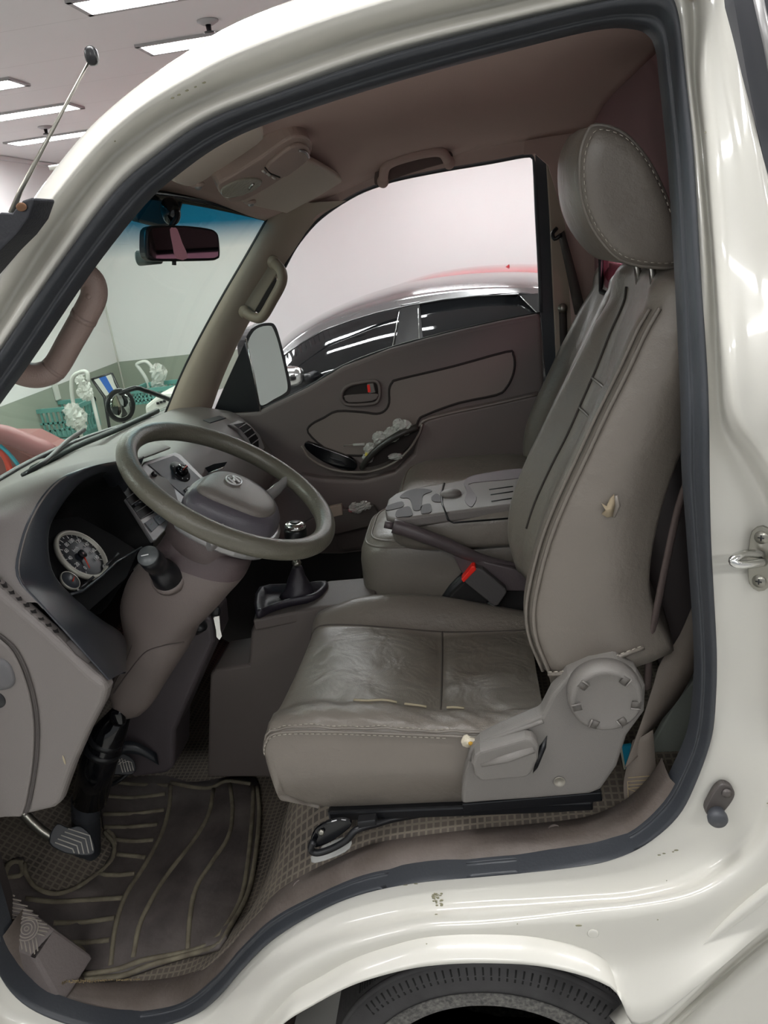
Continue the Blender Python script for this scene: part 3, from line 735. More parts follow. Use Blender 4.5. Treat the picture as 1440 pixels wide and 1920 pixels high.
inset(o5((612, 322), (672, 308), (680, 360), (640, 372), (612, 370)))
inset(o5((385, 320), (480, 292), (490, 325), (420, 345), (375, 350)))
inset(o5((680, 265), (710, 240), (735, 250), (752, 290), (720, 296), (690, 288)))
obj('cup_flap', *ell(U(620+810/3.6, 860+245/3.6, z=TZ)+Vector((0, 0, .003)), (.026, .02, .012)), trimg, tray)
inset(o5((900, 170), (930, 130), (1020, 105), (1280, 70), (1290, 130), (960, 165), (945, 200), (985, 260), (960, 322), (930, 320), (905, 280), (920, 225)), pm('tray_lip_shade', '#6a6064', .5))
for y0_, x0_ in ((200, 1070), (235, 1080), (280, 1085)):
    a = U(620+x0_/3.6, 860+(y0_+10)/3.6, z=TZ); b = U(620+1230/3.6, 860+(y0_-12)/3.6, z=TZ)
    obj('tray_slot', *tube([a, b], .0022, 6), black, tray)
obj('tray_split', *tube([U(833, 906, z=TZ+.001), U(828, 925, z=TZ+.001), U(829, 945, z=TZ+.001), U(836, 962, z=TZ), U(840, 975, y=.626), U(850, 980, y=.626), U(953, 972, y=.626)], .0022, 6), black, tray)

# ------------------------------------------------------------------ dashboard
def UP(px, py, p0, n):
    r = Vector(MW @ np.array([px-720.0, 960.0-py, -F])); c = Vector(CAM); p0 = Vector(p0); n = Vector(n)
    return c+r*((p0-c).dot(n)/r.dot(n))
def U3(L): return [U(a, b, y=c) for a, b, c in L]
dash = thing('dashboard', 'grey and slate plastic dashboard with instrument hood, silver centre stack and vents', 'dashboard', (-.95, .75, .7))
slate = pm('slate_pad', '#5f5e60', .42, bump=.3, bscale=700)
outer = U3([(207, 1274, .07), (138, 1196, .07), (83, 1136, .075), (37, 1081, .085), (43, 1017, .10), (66, 957, .12), (101, 909, .17), (147, 880, .25), (211, 866, .38), (262, 858, .56), (318, 838, .80)])
base = [Vector(p) for p in ((-.93, .05, .95), (-.96, .05, 1.03), (-.99, .05, 1.09), (-1.02, .05, 1.14), (-1.05, .055, 1.18), (-1.07, .09, 1.205), (-1.09, .17, 1.21), (-1.12, .28, 1.21), (-1.14, .42, 1.21), (-1.155, .6, 1.212), (-1.16, .8, 1.215))]
rows = []
for i, (a, b) in enumerate(zip(cr(outer[2:], 4), cr(base[2:], 4))):
    m = a.lerp(b, .5)+Vector((0, 0, .022)); q = a.lerp(b, .12)+Vector((0, 0, .016)); rows.append(cr([a+Vector((-.004, 0, -.006)), a, q, m, a.lerp(b, .8)+Vector((0, 0, .008)), b], 3))
obj('dash_top', *grid(rows), trimg, dash)
inner = U3([(236, 1262, .26), (234, 1196, .28), (188, 1160, .25), (140, 1122, .20), (100, 1078, .165), (91, 1000, .162), (119, 943, .20), (156, 902, .28), (202, 884, .40), (219, 905, .52), (232, 925, .56)])
rows = []
for a, b in zip(cr(outer[:-1]+[outer[-2]+Vector((.0, .02, -.005))], 4), cr(inner, 4)):
    m = a.lerp(b, .5)+Vector((.012, 0, .008)); rows.append(cr([a+Vector((-.006, 0, .0)), a, m, b, b+Vector((-.02, 0, -.004))], 3))
obj('instrument_surround', *grid(rows), dashd, dash, label='glossy dark slate surround of the instrument hood')
# cavity of the instrument hood
loop = inner[2:9]+U3([(219, 905, .53), (288, 1013, .56), (262, 1052, .47), (232, 1090, .36), (190, 1150, .25), (150, 1140, .19)])
cc = sum(loop, Vector())/len(loop)
rows = []
for t in (0, .5, 1.0): rows.append([p.lerp(cc, .10*t)+Vector((-.12*t, 0, -.035*t)) for p in cr(loop, 3, True)])
obj('hood_cavity', *grid(rows, cv=True), pm('cavity_black', '#0c0c0e', .6), dash)
cn = Vector((.80, 0, .60)); cp = U(150, 1042, y=.30)
def CP(px, py, h=0): return UP(px, py, cp, cn)+cn*h
cl = obj('instrument_cluster', *prism([CP(*p, h=-.010) for p in ((80, 975), (150, 965), (215, 1000), (262, 1030), (240, 1080), (160, 1150), (90, 1090))], cn*.004), pm('cluster_black', '#0a0a0c', .8, spec=.2), dash, smooth=False)
def disc(c, r, n, m, name, par, r0=0, h=.002, seg=40, **k):
    pr = [(r, -h), (r, h*.5), (r*.97, h)]+([(r0, h)] if r0 else [(0, h)])
    if r0: pr += [(r0, -h)]
    return obj(name, *lathe(pr, c, n, seg), m, par, **k)
yv = Vector((0, 1, 0)); uv = cn.cross(yv)*-1
if uv.z < 0: uv = -uv
R0 = .059
gc = CP(153, 1040)
g = disc(gc, R0, cn, pm('dial_ring', '#b9b7ad', .4, metal=.3), 'speedometer', cl, r0=R0*.86, h=.004)
disc(gc-cn*.003, R0*.88, cn, pm('dial_face', '#20242b', .35), 'dial_face', cl, h=.001)
tick = pm('dial_print', '#e6e6e6', .5)
T_ = []
for k in range(19):
    a = math.radians(225-15*k); d = yv*math.cos(a)+uv*math.sin(a)
    T_.append(tube([gc+d*R0*.82, gc+d*R0*(.70 if k % 2 == 0 else .76)], .0007, 4))
obj('dial_ticks', *merge(*T_), tick, cl)
def text(s, c, xd, n, size, m, par, name='printed_text'):
    cu = bpy.data.curves.new(name, 'FONT'); cu.body = s; cu.size = size; cu.align_x = 'CENTER'; cu.align_y = 'CENTER'; cu.extrude = .0002
    o = bpy.data.objects.new(name, cu); COL.objects.link(o); cu.materials.append(m)
    xd = Vector(xd).normalized(); n = Vector(n).normalized(); yd = n.cross(xd)
    M = Matrix((xd, yd, n)).transposed().to_4x4(); M.translation = Vector(c)-root_loc(par)
    bpy.context.view_layer.update()
    me = bpy.data.meshes.new_from_object(o.evaluated_get(bpy.context.evaluated_depsgraph_get())); bpy.data.objects.remove(o)
    me.materials.clear(); me.materials.append(m)
    o = bpy.data.objects.new(name, me); COL.objects.link(o)
    o.parent = par; o.matrix_local = M; return o
for k, s_ in enumerate(('0', '20', '40', '60', '80', '100', '120', '140', '160', '180')):
    a = math.radians(225-30*k); d = yv*math.cos(a)+uv*math.sin(a)
    text(s_, gc+d*R0*.57+cn*.0005, yv, cn, .0115, tick, cl, 'dial_number')
text('km/h', gc+uv*R0*.26, yv, cn, .010, tick, cl, 'dial_lettering')
red = pm('signal_red', '#d0402c', .4)
obj('dial_needle', *tube([gc+cn*.003, gc+cn*.003-uv*R0*.5-yv*R0*.30], [.0022, .0008], 6), red, cl, label='red needle')
disc(gc+cn*.003, .009, cn, black, 'needle_hub', cl, h=.002)
g2 = CP(131, 1089); disc(g2, .020, cn, pm('small_dial', '#30343c', .4), 'fuel_gauge', cl, h=.002); disc(g2, .0205, cn, bpy.data.materials['dial_ring'], 'fuel_gauge_ring', cl, r0=.0188, h=.003)
obj('dial_needle', *tube([g2+cn*.004-uv*.004, g2+cn*.004+yv*.013+uv*.0], [.0014, .0008], 6), red, cl)
for a, b in (((196, 1063), (210, 1050)), ((148, 1105), (163, 1094))):
    obj('reset_knob', *tube([CP(*a, h=.0), CP(*b, h=.022)], .0028, 8), black, cl)
    disc(CP(*a, h=.001), .006, cn, silver, 'knob_collar', cl, h=.001, seg=16)
obj('cluster_trim', *tube([CP(a, b, h=.006) for a, b in ((128, 1118), (150, 1112), (185, 1085), (214, 1058), (262, 1030))], .0028, 8), dashd, cl)
# side end panel next to the door, demister strip
SP = [(-160, 1180), (-90, 1040), (0, 1108), (90, 1187), (171, 1264), (196, 1284), (200, 1296), (193, 1322), (165, 1375), (137, 1438), (121, 1482), (112, 1508), (100, 1518), (45, 1531), (0, 1538), (-90, 1542), (-190, 1400)]
side = obj('lower_side_panel', *prism([U(*p, y=.052) for p in SP], (0, .035, 0)), trimg, dash, smooth=False, bevel=.012, bseg=4)
so_ = cr(U3([(-60, 1034, .085), (0, 1086, .085), (90, 1166, .083), (175, 1243, .08), (203, 1272, .078)]), 5); sl_ = cr(U3([(-70, 1050, .056), (0, 1108, .056), (85, 1185, .056), (166, 1262, .056), (192, 1286, .056)]), 5)
obj('demister_strip', *grid([[a+Vector((-.004, .02, -.01)), a, a.lerp(b, .5)+Vector((0, -.0, .003)), b, b+Vector((0, .0, -.012))] for a, b in zip(so_, sl_)]), trimg, dash)
for px, py in ((-5, 1084), (8, 1095), (21, 1107), (35, 1119), (49, 1131), (62, 1143), (76, 1156), (90, 1168), (104, 1180)):
    w_ = 5.5
    P = [U(px-4.5-w_, py-6+2, y=.072), U(px+3.5, py-5+1, y=.080), U(px+5+w_*.4, py+7, y=.068), U(px-1.5, py+7, y=.060)]
    n_ = Vector((.3, -.5, .8)).normalized()*.002
    obj('demister_slot', *prism([p+n_*.25 for p in P], n_*.6), pm('slot_dark', '#2d2a2a', .8) if px == -5 else bpy.data.materials['slot_dark'], dash, smooth=False)
obj('demister_slot', *tube([U(130, 1204, y=.068)+Vector((0, -.002, .003)), U(150, 1223, y=.068)+Vector((0, -.002, .003)), U(170, 1243, y=.068)+Vector((0, -.002, .003))], [.004, .0075, .004], 10, flat=.4), pm('slot_mesh', '#4d4847', .7), dash)
arc = cr([U(*p, y=.050) for p in ((-30, 1172), (0, 1190), (33, 1222), (58, 1280), (71, 1347), (70, 1422), (58, 1497), (48, 1528))], 4)
obj('cover_outline', *tube(arc, .0022, 6), pm('cover_gap', '#4a4543', .8), dash)
obj('cover_panel', *prism([p+Vector((-.006, 0, 0)) for p in arc]+[U(-160, 1530, y=.05), U(-160, 1200, y=.05)], (0, -.006, 0)), trimg, dash, smooth=False, bevel=.003)
obj('grip_tab', *ell(U(-8, 1262, y=.045), (.035, .012, .032), p=2.6), slate, dash)
disc(U(-6, 1312, y=.044), .016, (0, -1, 0), black, 'round_socket', dash)
obj('scratch', *ell(U(120, 1425, y=.0512), (.002, .001, .010)), pale, dash)
# passenger side of the dash, lofted across
def prof(y):
    q = (y-.755)/.66; xb = -1.16+.13*q*q; e = sm((y-1.20)/.22)
    pts = [(xb, 1.21-.03*q*q), (-.98, 1.218-.01*e), (-.86, 1.205-.02*e), (-.79-.02*e, 1.178-.01*e), (-.755-.01*e, 1.125), (-.715-.0*e, 1.04), (-.700, .97), (-.74, .91), (-.86, .87)]
    return [Vector((x, y, z)) for x, z in pts]
rows = [cr(prof(y), 4) for y in (.585, .62, .70, .80, .86, .95, 1.05, 1.15, 1.22, 1.28, 1.33, 1.375, 1.40)]
obj('passenger_dash', *grid(rows), trimg, dash)
# centre stack
sn = Vector((.83, -.12, .55)).normalized(); sp0 = U(262, 940, y=.585)
def SPt(px, py, h=0): return UP(px, py, sp0, sn)+sn*h
def plate(px, m, name, par, h0=0, h=.006, bevel=.0015, rnd=False, **k):
    P = [SPt(*p, h=h0) for p in px]
    if rnd: P = cr(P, 3, True)
    return obj(name, *prism(P, sn*h), m, par, smooth=False, bevel=bevel, **k)
st = plate([(212, 905), (250, 890), (268, 868), (326, 850), (337, 855), (384, 902), (352, 945), (330, 972), (290, 1016), (284, 1018)], silver, 'centre_stack', dash, h0=-.004, h=.010, bevel=.003, label='silver centre stack')
plate([(223, 924), (243, 909), (290, 958), (284, 965), (261, 977)], pm('vent_black', '#101013', .5), 'vent_opening', st, h0=.006, h=.0012, bevel=0)
for k in range(5):
    a = (223+k*9.2+1, 925+k*12.8); b = (243+k*10.6, 911+k*12.4)
    obj('vent_slat', *tube([SPt(*a, h=.0085), SPt(*b, h=.0085)], .0016, 6, flat=.6), silver, st)
obj('vent_slider', *tube([SPt(247, 952, h=.010), SPt(263, 944, h=.010)], .004, 8), dashd, st)
btn = pm('button_grey', '#7f8085', .4); btr = pm('hazard_pink', '#b98d8a', .4)
plate([(267, 984), (281, 974), (293, 989), (281, 1001)], btn, 'switch_button', st, h0=.006, h=.003, bevel=.001)
plate([(283, 973), (296, 964), (308, 979), (295, 988)], btn, 'switch_button', st, h0=.006, h=.003, bevel=.001)
plate([(298, 963), (310, 955), (322, 968), (310, 978)], btr, 'hazard_button', st, h0=.006, h=.003, bevel=.001, label='pinkish hazard button')
for a, b in ((280, 986), (295, 974)): obj('button_mark', *tube([SPt(a-2, b+2, h=.0096), SPt(a+2, b-2, h=.0096)], .0007, 4), tick, st)
plate([(274, 874), (322, 857), (330, 861), (376, 903), (346, 936), (334, 926)], dashd, 'climate_panel', st, h0=.006, h=.002, bevel=.001)
kc = SPt(334, 888, h=.008)
disc(kc, .030, sn, black, 'knob_ring', st, h=.002); disc(kc+sn*.003, .016, sn, blackg, 'rotary_knob', st, h=.010)
kd = (SPt(347, 875)-SPt(322, 901)).normalized()
obj('knob_grip', *tube([kc+sn*.014-kd*.015, kc+sn*.014+kd*.015], .0045, 8, flat=1.2), blackg, st)
obj('knob_pointer', *tube([kc+sn*.0195-kd*.014, kc+sn*.0195+kd*.012], .0012, 6), red, st, label='red line on the knob')
for k in range(5):
    a = math.radians(40+k*50); d = yv*math.cos(a)+(sn.cross(yv))*math.sin(a)*-1
    obj('knob_symbol', *tube([kc+sn*.0025+d*.023, kc+sn*.0025+d*.0262], .0012, 5), tick, st)
plate([(340, 922), (348, 915), (354, 921), (346, 930)], blackg, 'small_button', st, h0=.008, h=.003, bevel=.0006)
plate([(345, 921), (349, 918), (351, 920), (347, 923)], tick, 'button_mark', st, h0=.011, h=.0003, bevel=0)
disc(SPt(285, 893, h=.007), .007, sn, black, 'lighter_socket', st, h=.004, seg=20)
P = [U(*p, y=.92) for p in ((368, 884), (395, 872), (420, 868), (412, 880), (380, 893))]
obj('cubby', *prism(P, Vector((.012, -.006, .004))), black, dash, smooth=False)
obj('cubby_lip', *tube([U(372, 897, y=.9), U(395, 886, y=.9), U(420, 876, y=.9)], .0022, 6), chrome, dash)
# passenger vent pod
pod = obj('vent_pod', *ell((-.838, 1.325, 1.10), (.082, .085, .085), 32, 16, p=2.6), trimg, dash, label='rounded outer pod with the passenger air vent')
vn = Vector((.90, -.25, .32)).normalized(); vp = U(462, 820, y=1.27)
def VP(px, py, h=0): return UP(px, py, vp, vn)+vn*h
obj('vent_frame', *prism([VP(*p, h=-.012) for p in ((429, 796), (447, 788), (468, 795), (487, 815), (497, 840), (490, 850), (474, 848), (462, 826), (448, 806))], vn*.012), silver, dash, smooth=False, bevel=.003)
obj('vent_opening', *prism([VP(*p, h=.0) for p in ((438, 796), (458, 792), (472, 803), (484, 822), (485, 838), (476, 843), (466, 823), (452, 806))], vn*.001), bpy.data.materials['vent_black'], dash, smooth=False)
for k in range(4):
    a = (447+k*8.2, 803+k*10.0); b = (462+k*7.6, 794+k*9.8)
    obj('vent_slat', *tube([VP(*a, h=.003), VP(*b, h=.003)], .0018, 6), silver, dash)
obj('top_demister', *prism([U(*p, z=1.215) for p in ((381, 789), (412, 781), (424, 785), (394, 794))], (0, 0, .003)), dashd, dash, smooth=False)
# lower centre trim beside the pedals
lowm = pm('lower_trim', '#4a4346', .5, bump=.2)
LT = [(380, 1150), (398, 1160), (402, 1205), (375, 1265), (348, 1326), (328, 1372), (326, 1440), (310, 1452), (250, 1460), (215, 1440), (235, 1330), (300, 1180)]
obj('lower_centre_trim', *prism([U(*p, y=.50) for p in LT], (0, .12, 0)), lowm, dash, smooth=False, bevel=.015, bseg=4)

# ------------------------------------------------------------------ steering column and wheel
col = thing('steering_column', 'grey-brown steering column shroud with stalk and ignition', 'steering column', (-.95, .38, .5))
LR = [((312, 975), (486, 1045)), ((285, 1015), (474, 1080)), ((240, 1062), (452, 1106)), ((221, 1120), (420, 1140)), ((230, 1185), (385, 1170)), ((218, 1240), (368, 1205)), ((203, 1282), (332, 1258)), ((212, 1326), (296, 1312)), ((230, 1346), (268, 1338))]
hw = [.058, .075, .082, .08, .07, .062, .05, .035, .01]
rows = []
for (l, r), h in zip(LR, hw):
    a = U(*l, y=.37); b = U(*r, y=.37); m = (a+b)/2; d = (b-a)/2*.86
    rows.append([m+d*math.copysign(abs(math.cos(t))**.75, math.cos(t))+Vector((0, h*math.copysign(abs(math.sin(t))**.75, math.sin(t)), 0)) for t in [2*PI*k/32 for k in range(32)]])
D = [cr(c, 4) for c in zip(*rows)]
obj('column_shroud', *grid([[d[i] for d in D] for i in range(len(D[0]))], cv=True, cap=True), None, col, mats=[trimd, pm('shroud_brown', '#55494a', .5, bump=.2)], midx=[1 if (k//32 < 4) else 0 for k in range(32*(len(D[0])-1))]+[1])
obj('shroud_seam', *tube(cr(U3([(292, 1105, .293), (262, 1170, .300), (238, 1235, .312), (212, 1290, .326)]), 4), .0012, 5), pm('seam_grey', '#4e4744', .8), col)
obj('shroud_seam', *tube(cr(U3([(345, 1204, .305), (300, 1212, .302), (270, 1225, .303), (240, 1262, .312), (213, 1300, .325)]), 4), .0014, 5), bpy.data.materials['seam_grey'], col)
upc = pm('upper_shroud', '#5c5150', .5, bump=.2)
ax = Vector((-.56, 0, -.83)); WC = Vector((-.500, .38, 1.230)); wn = -ax; wu = Vector((-.83, 0, .56))
obj('upper_shroud', *lathe([(.052, .03), (.066, .06), (.080, .10), (.082, .135), (.07, .15)], WC, ax, 32), upc, col)
for q in ((382, 1027), (388, 1010), (398, 1037)):
    disc(U(*q, y=.312), .006, (-.1, -1, .1), black if q[0] == 382 else upc, 'screw_recess', col, seg=16, h=.002)
# stalk
s0, s1 = U(316, 1082, y=.30), U(258, 1022, y=.20)
d = (s1-s0).normalized()
obj('stalk', *lathe([(.030, -.005), (.031, .006), (.027, .020), (.024, .040), (.020, .044), (.020, .072), (.022, .074), (.021, .098), (.018, .102), (.006, .103), (0, .103)], s0, d, 28), black, col, label='black light switch stalk')
obj('stalk_collar', *lathe([(.035, -.010), (.035, .002), (.031, .006)], s0, d, 28), trimd, col)
obj('stalk_cap', *lathe([(.0205, 0), (.019, .004), (0, .005)], s0+d*.100, d, 28), pm('stalk_cap_grey', '#5b5f60', .3), col)
obj('stalk_mark', *tube([s0+d*.1055+Vector((-.010, -.003, .0)), s0+d*.1055+Vector((.004, -.003, .002))], .0012, 5), tick, col)
# ignition key and keys hanging
keys = thing('key', 'silver key with black head hanging from the ignition below the column', 'key', U(400, 1140, y=.50))
obj('key_head', *ell(U(403, 1145, y=.50), (.014, .008, .014), p=2.5), black, keys)
obj('key_blade', *prism([U(*p, y=.50) for p in ((400, 1157), (411, 1155), (413, 1180), (416, 1193), (411, 1200), (406, 1194), (405, 1181))], (0, .003, 0)), chrome, keys, smooth=False)
obj('ignition_lock', *lathe([(.012, -.03), (.015, 0), (.010, .004)], U(378, 1172, y=.47), (.6, -.3, .5), 16), black, col)
# lower shaft, rubber gaiter, wiring plug
obj('lower_shaft', *tube([U(228, 1335, y=.38), U(205, 1375, y=.38), U(185, 1430, y=.38), U(168, 1500, y=.38)], [.022, .038, .042, .040], 20), blackg, col)
obj('shaft_band', *lathe([(.040, -.008), (.044, -.006), (.044, .006), (.040, .008)], U(193, 1402, y=.38), ax, 24), black, col)
obj('shaft_band', *lathe([(.037, -.008), (.041, -.006), (.041, .006), (.037, .008)], U(200, 1384, y=.38), ax, 24), black, col)
ga, gb = U(160, 1490, y=.38), U(163, 1610, y=.38); n_ = 14; L = (gb-ga).length
pr = []
for k in range(n_): pr += [(.027, L*k/n_), (.033, L*(k+.5)/n_)]
pr += [(.027, L), (.045, L+.012), (.05, L+.03)]
obj('shaft_gaiter', *lathe(pr, ga, gb-ga, 24), pm('gaiter_rubber', '#34363a', .35), col, label='ribbed black rubber gaiter')
obj('wiring_plug', *ell(U(221, 1345, y=.34), (.016, .010, .022), p=3), blackg, col)
obj('wire', *tube(cr(U3([(205, 1290, .36), (214, 1305, .345), (222, 1328, .34)]), 3), .006, 8), black, col)
obj('wire', *tube(cr(U3([(210, 1290, .35), (222, 1300, .335), (225, 1322, .335)]), 3), .0022, 6), pm('wire_brown', '#5e3a30', .6), col)

wheel = thing('steering_wheel', 'worn grey-brown two-spoke steering wheel with a maker emblem on its hub', 'steering wheel', WC)
wgrip = pm('wheel_rim_vinyl', '#656257', .33, bump=.35, bscale=260, var=.12, vscale=14)
RW = .2035
obj('rim', *tube([WC+RW*(math.cos(t)*yv+math.sin(t)*wu) for t in [2*PI*k/96 for k in range(96)]], .0193, 18, closed=True), wgrip, wheel)
wt = math.radians(-6)
wy = yv*math.cos(wt)+wu*math.sin(wt); wz = -yv*math.sin(wt)+wu*math.cos(wt)
def WPt(u, v, h): return WC+wy*u+wz*v-wn*h
def wplate(pts, h0, h1, m, name, par, n=3, **k):
    P = cr([WPt(u, v, -h0) for u, v in pts], n, True); return obj(name, *prism(P, wn*(h1-h0)), m, par, smooth=False, **k)
hub = wplate([(-.095, .03), (-.085, -.055), (-.045, -.112), (.010, -.126), (.070, -.110), (.115, -.060), (.125, .0), (.09, .05), (-.06, .055)], -.095, -.048, silver, 'hub_base', wheel, bevel=.010, bseg=4, label='silver-grey lower hub and spokes')
# spokes
for s in (-1, 1):
    obj('spoke', *tube(cr([WPt(s*.085, -.035, .060), WPt(s*.13, -.045, .048), WPt(s*.165, -.055, .024), WPt(s*.194, -.060, .004)], 4), [.024]*3+[.023]*3+[.021]*3+[.018]*4, 12, up=wz, flat=.5), silver, wheel)
# airbag cushion : domed shield
def shield_(sc, h0, hc, pts, pw_=2.2):
    C_ = cr([Vector((u*sc, v*sc, 0)) for u, v in pts], 6, True); rows = []; ct = sum(C_, Vector())/len(C_)
    for t, hh in ((1.0, h0), (1.0, h0+(hc-h0)*.25), (.97, h0+(hc-h0)*.55), (.88, h0+(hc-h0)*.80), (.65, h0+(hc-h0)*.94), (.3, hc), (.02, hc)):
        rows.append([WPt(ct.x+(p.x-ct.x)*t, ct.y+(p.y-ct.y)*t, -hh) for p in C_])
    return grid(rows, cv=True, cap=True)
PADO = [(-.085, .038), (-.035, .066), (.05, .066), (.105, .040), (.122, -.012), (.105, -.062), (.060, -.102), (.010, -.116), (-.035, -.104), (-.075, -.050)]
PADF = [(-.066, .034), (-.022, .052), (.045, .050), (.078, .022), (.084, -.030), (.060, -.078), (.018, -.096), (-.030, -.082), (-.056, -.030)]
obj('horn_pad', *shield_(1.0, -.050, -.006, PADO), pm('pad_dark', '#57535a', .35, bump=.25, bscale=500), wheel)
obj('horn_pad_face', *shield_(1.0, -.016, .002, PADF), pm('pad_light', '#77716c', .4, bump=.3, bscale=500), wheel)
ec = WPt(.024, .006, -.0045)
em = pm('emblem_silver', '#dcdcdc', .3, metal=.4)
emb = obj('emblem', *tube([ec+.0215*math.cos(t)*wy+.0150*math.sin(t)*wz for t in [2*PI*k/40 for k in range(40)]], .0017, 8, closed=True), em, wheel, label='oval ring emblem with a slanted letter')
for pts in ([(-.0125, -.009), (-.0055, .0115)], [(.0055, -.0115), (.0125, .009)], [(-.009, .0025), (-.003, -.002), (.003, .002), (.009, -.0025)]):
    obj('emblem_letter', *tube(cr([ec+u*wy+v*wz for u, v in pts], 3), .0023, 6), em, emb)
text('SRS AIRBAG', WPt(.040, -.088, .016), wy, wn, .007, pm('grey_print', '#8f8b92', .5), wheel, 'pad_lettering')
obj('hub_column', *lathe([(.05, .025), (.055, .06), (.05, .09)], WC, ax, 24), upc, wheel)

# ------------------------------------------------------------------ pedals, foot rest, mat
pedm = pm('pedal_rubber', '#23262b', .35)
def pedal(name, label, px, y, arm, chev=4):
    P = [U(a, b, y=y) for a, b in px]; c = sum(P, Vector())/len(P)
    n = Vector((.55, -.55, .62)).normalized()
    P = [UP(a, b, c, n) for a, b in px]
    t = thing(name, label, 'pedal', c-Vector((0, 0, .03)))
    obj('pedal_pad', *prism([p-n*.012 for p in cr(P, 3, True)], n*.014), pedm, t, smooth=False, bevel=.002)
    return t, c, n, P
t, c, n, P = pedal('clutch_pedal', 'black clutch pedal with chevron pad standing before the ribbed gaiter', [(92, 1579), (106, 1545), (128, 1552), (150, 1549), (170, 1566), (178, 1596), (164, 1604), (140, 1602), (120, 1598)], .27, None)
wm = pm('pedal_rib', '#b9b5ac', .6)
for L_ in (((128, 1554), (168, 1567), (174, 1595)), ((121, 1560), (160, 1573), (166, 1600)), ((114, 1566), (152, 1580), (157, 1601)), ((108, 1573), (144, 1586), (148, 1601)), ((103, 1580), (136, 1592), (139, 1600))):
    obj('pad_rib', *tube([UP(*p, c, n)+n*.003 for p in L_], .0013, 5), wm, t)
obj('pedal_arm', *tube(cr([c-n*.01, c+Vector((-.07, .0, .03)), c+Vector((-.15, .02, .16)), c+Vector((-.17, .02, .4))], 4), .011, 8), steel, t)
t, c, n, P = pedal('brake_pedal', 'brake pedal with chevron pad behind the black steering shaft', [(205, 1425), (214, 1412), (240, 1416), (254, 1432), (251, 1450), (225, 1452), (202, 1448)], .46, None)
for k in range(5):
    obj('pad_rib', *tube([UP(206+k*8, 1440-k*3, c, n)+n*.003, UP(222+k*6, 1420+k*2.4, c, n)+n*.003, UP(230+k*5, 1449-k*1, c, n)+n*.003], .0011, 5), wm, t)
obj('pedal_arm', *tube(cr([c-n*.01, c+Vector((-.06, 0, .04)), c+Vector((-.10, .0, .2))], 4), .010, 8), black, t)
at = thing('accelerator_pedal', 'thin curved black accelerator pedal furthest right by the centre trim', 'pedal', U(255, 1420, y=.50))
obj('pedal_plate', *grid([[p, p+Vector((.004, -.01, -.028))] for p in cr(U3([(212, 1396, .47), (235, 1389, .48), (262, 1394, .49), (292, 1412, .50)]), 4)]), pedm, at, solid=.006)
obj('pedal_arm', *tube(cr(U3([(195, 1478, .46), (225, 1462, .47), (250, 1440, .49)]), 4), .006, 8), black, at)
fr_ = thing('foot_rest', 'grey moulded foot rest with chevrons and a round target pattern', 'foot rest', U(60, 1800, y=.1))
A, B, Cc = U(-40, 1632, y=.105), U(103, 1741, y=.090), U(66, 1797, y=.045)
fn = (B-A).cross(Cc-A).normalized(); fn = fn if fn.z > 0 else -fn
Dd, Ee = UP(14, 1772, Cc, fn), UP(-45, 1735, Cc, fn)
frm = pm('footrest_plastic', '#5d5553', .6, bump=.4, bscale=200)
dn = [p+Vector((0, .0, -.10)) for p in (A, B, Cc, Dd, Ee)]
dn[1] += Vector((.05, .02, 0)); dn[2] += Vector((.045, -.025, 0)); dn[3] += Vector((.02, -.02, 0))
v = [A, B, Cc, Dd, Ee]+dn
obj('foot_rest_body', v, [(0, 1, 2, 3, 4), (5, 6, 7, 8, 9), (0, 1, 6, 5), (1, 2, 7, 6), (2, 3, 8, 7), (3, 4, 9, 8), (4, 0, 5, 9)], frm, fr_, smooth=False, bevel=.006)
def FP(px, py): return UP(px, py, Cc, fn)+fn*.001
ribm = pm('footrest_rib', '#8a827a', .7)
for r_ in (.004, .010, .016, .0215): 
    c = FP(50, 1741); a, b, _ = frame(fn)
    obj('foot_rest_rib', *tube([c+r_*(math.cos(q)*a+math.sin(q)*b) for q in [2*PI*k/28 for k in range(28)]], .0013, 5, closed=True), ribm, fr_)
for L_ in (((0, 1672), (28, 1680)), ((0, 1680), (40, 1689)), ((0, 1688), (52, 1699)), ((0, 1697), (62, 1708)), ((2, 1706), (8, 1704), (72, 1717)), ((4, 1706), (14, 1765)), ((10, 1712), (20, 1714), (78, 1726)), ((11, 1714), (22, 1768)), ((18, 1722), (28, 1722), (36, 1724)), ((18, 1723), (30, 1772)),
           ((70, 1730), (88, 1733)), ((72, 1737), (93, 1740)), ((72, 1744), (90, 1747)), ((70, 1750), (84, 1754)), ((38, 1762), (42, 1780)), ((46, 1764), (50, 1784)), ((54, 1764), (58, 1788)), ((61, 1761), (65, 1789)), ((67, 1757), (71, 1783))):
    obj('foot_rest_rib', *tube([FP(*p) for p in L_], .0016, 5), ribm, fr_)

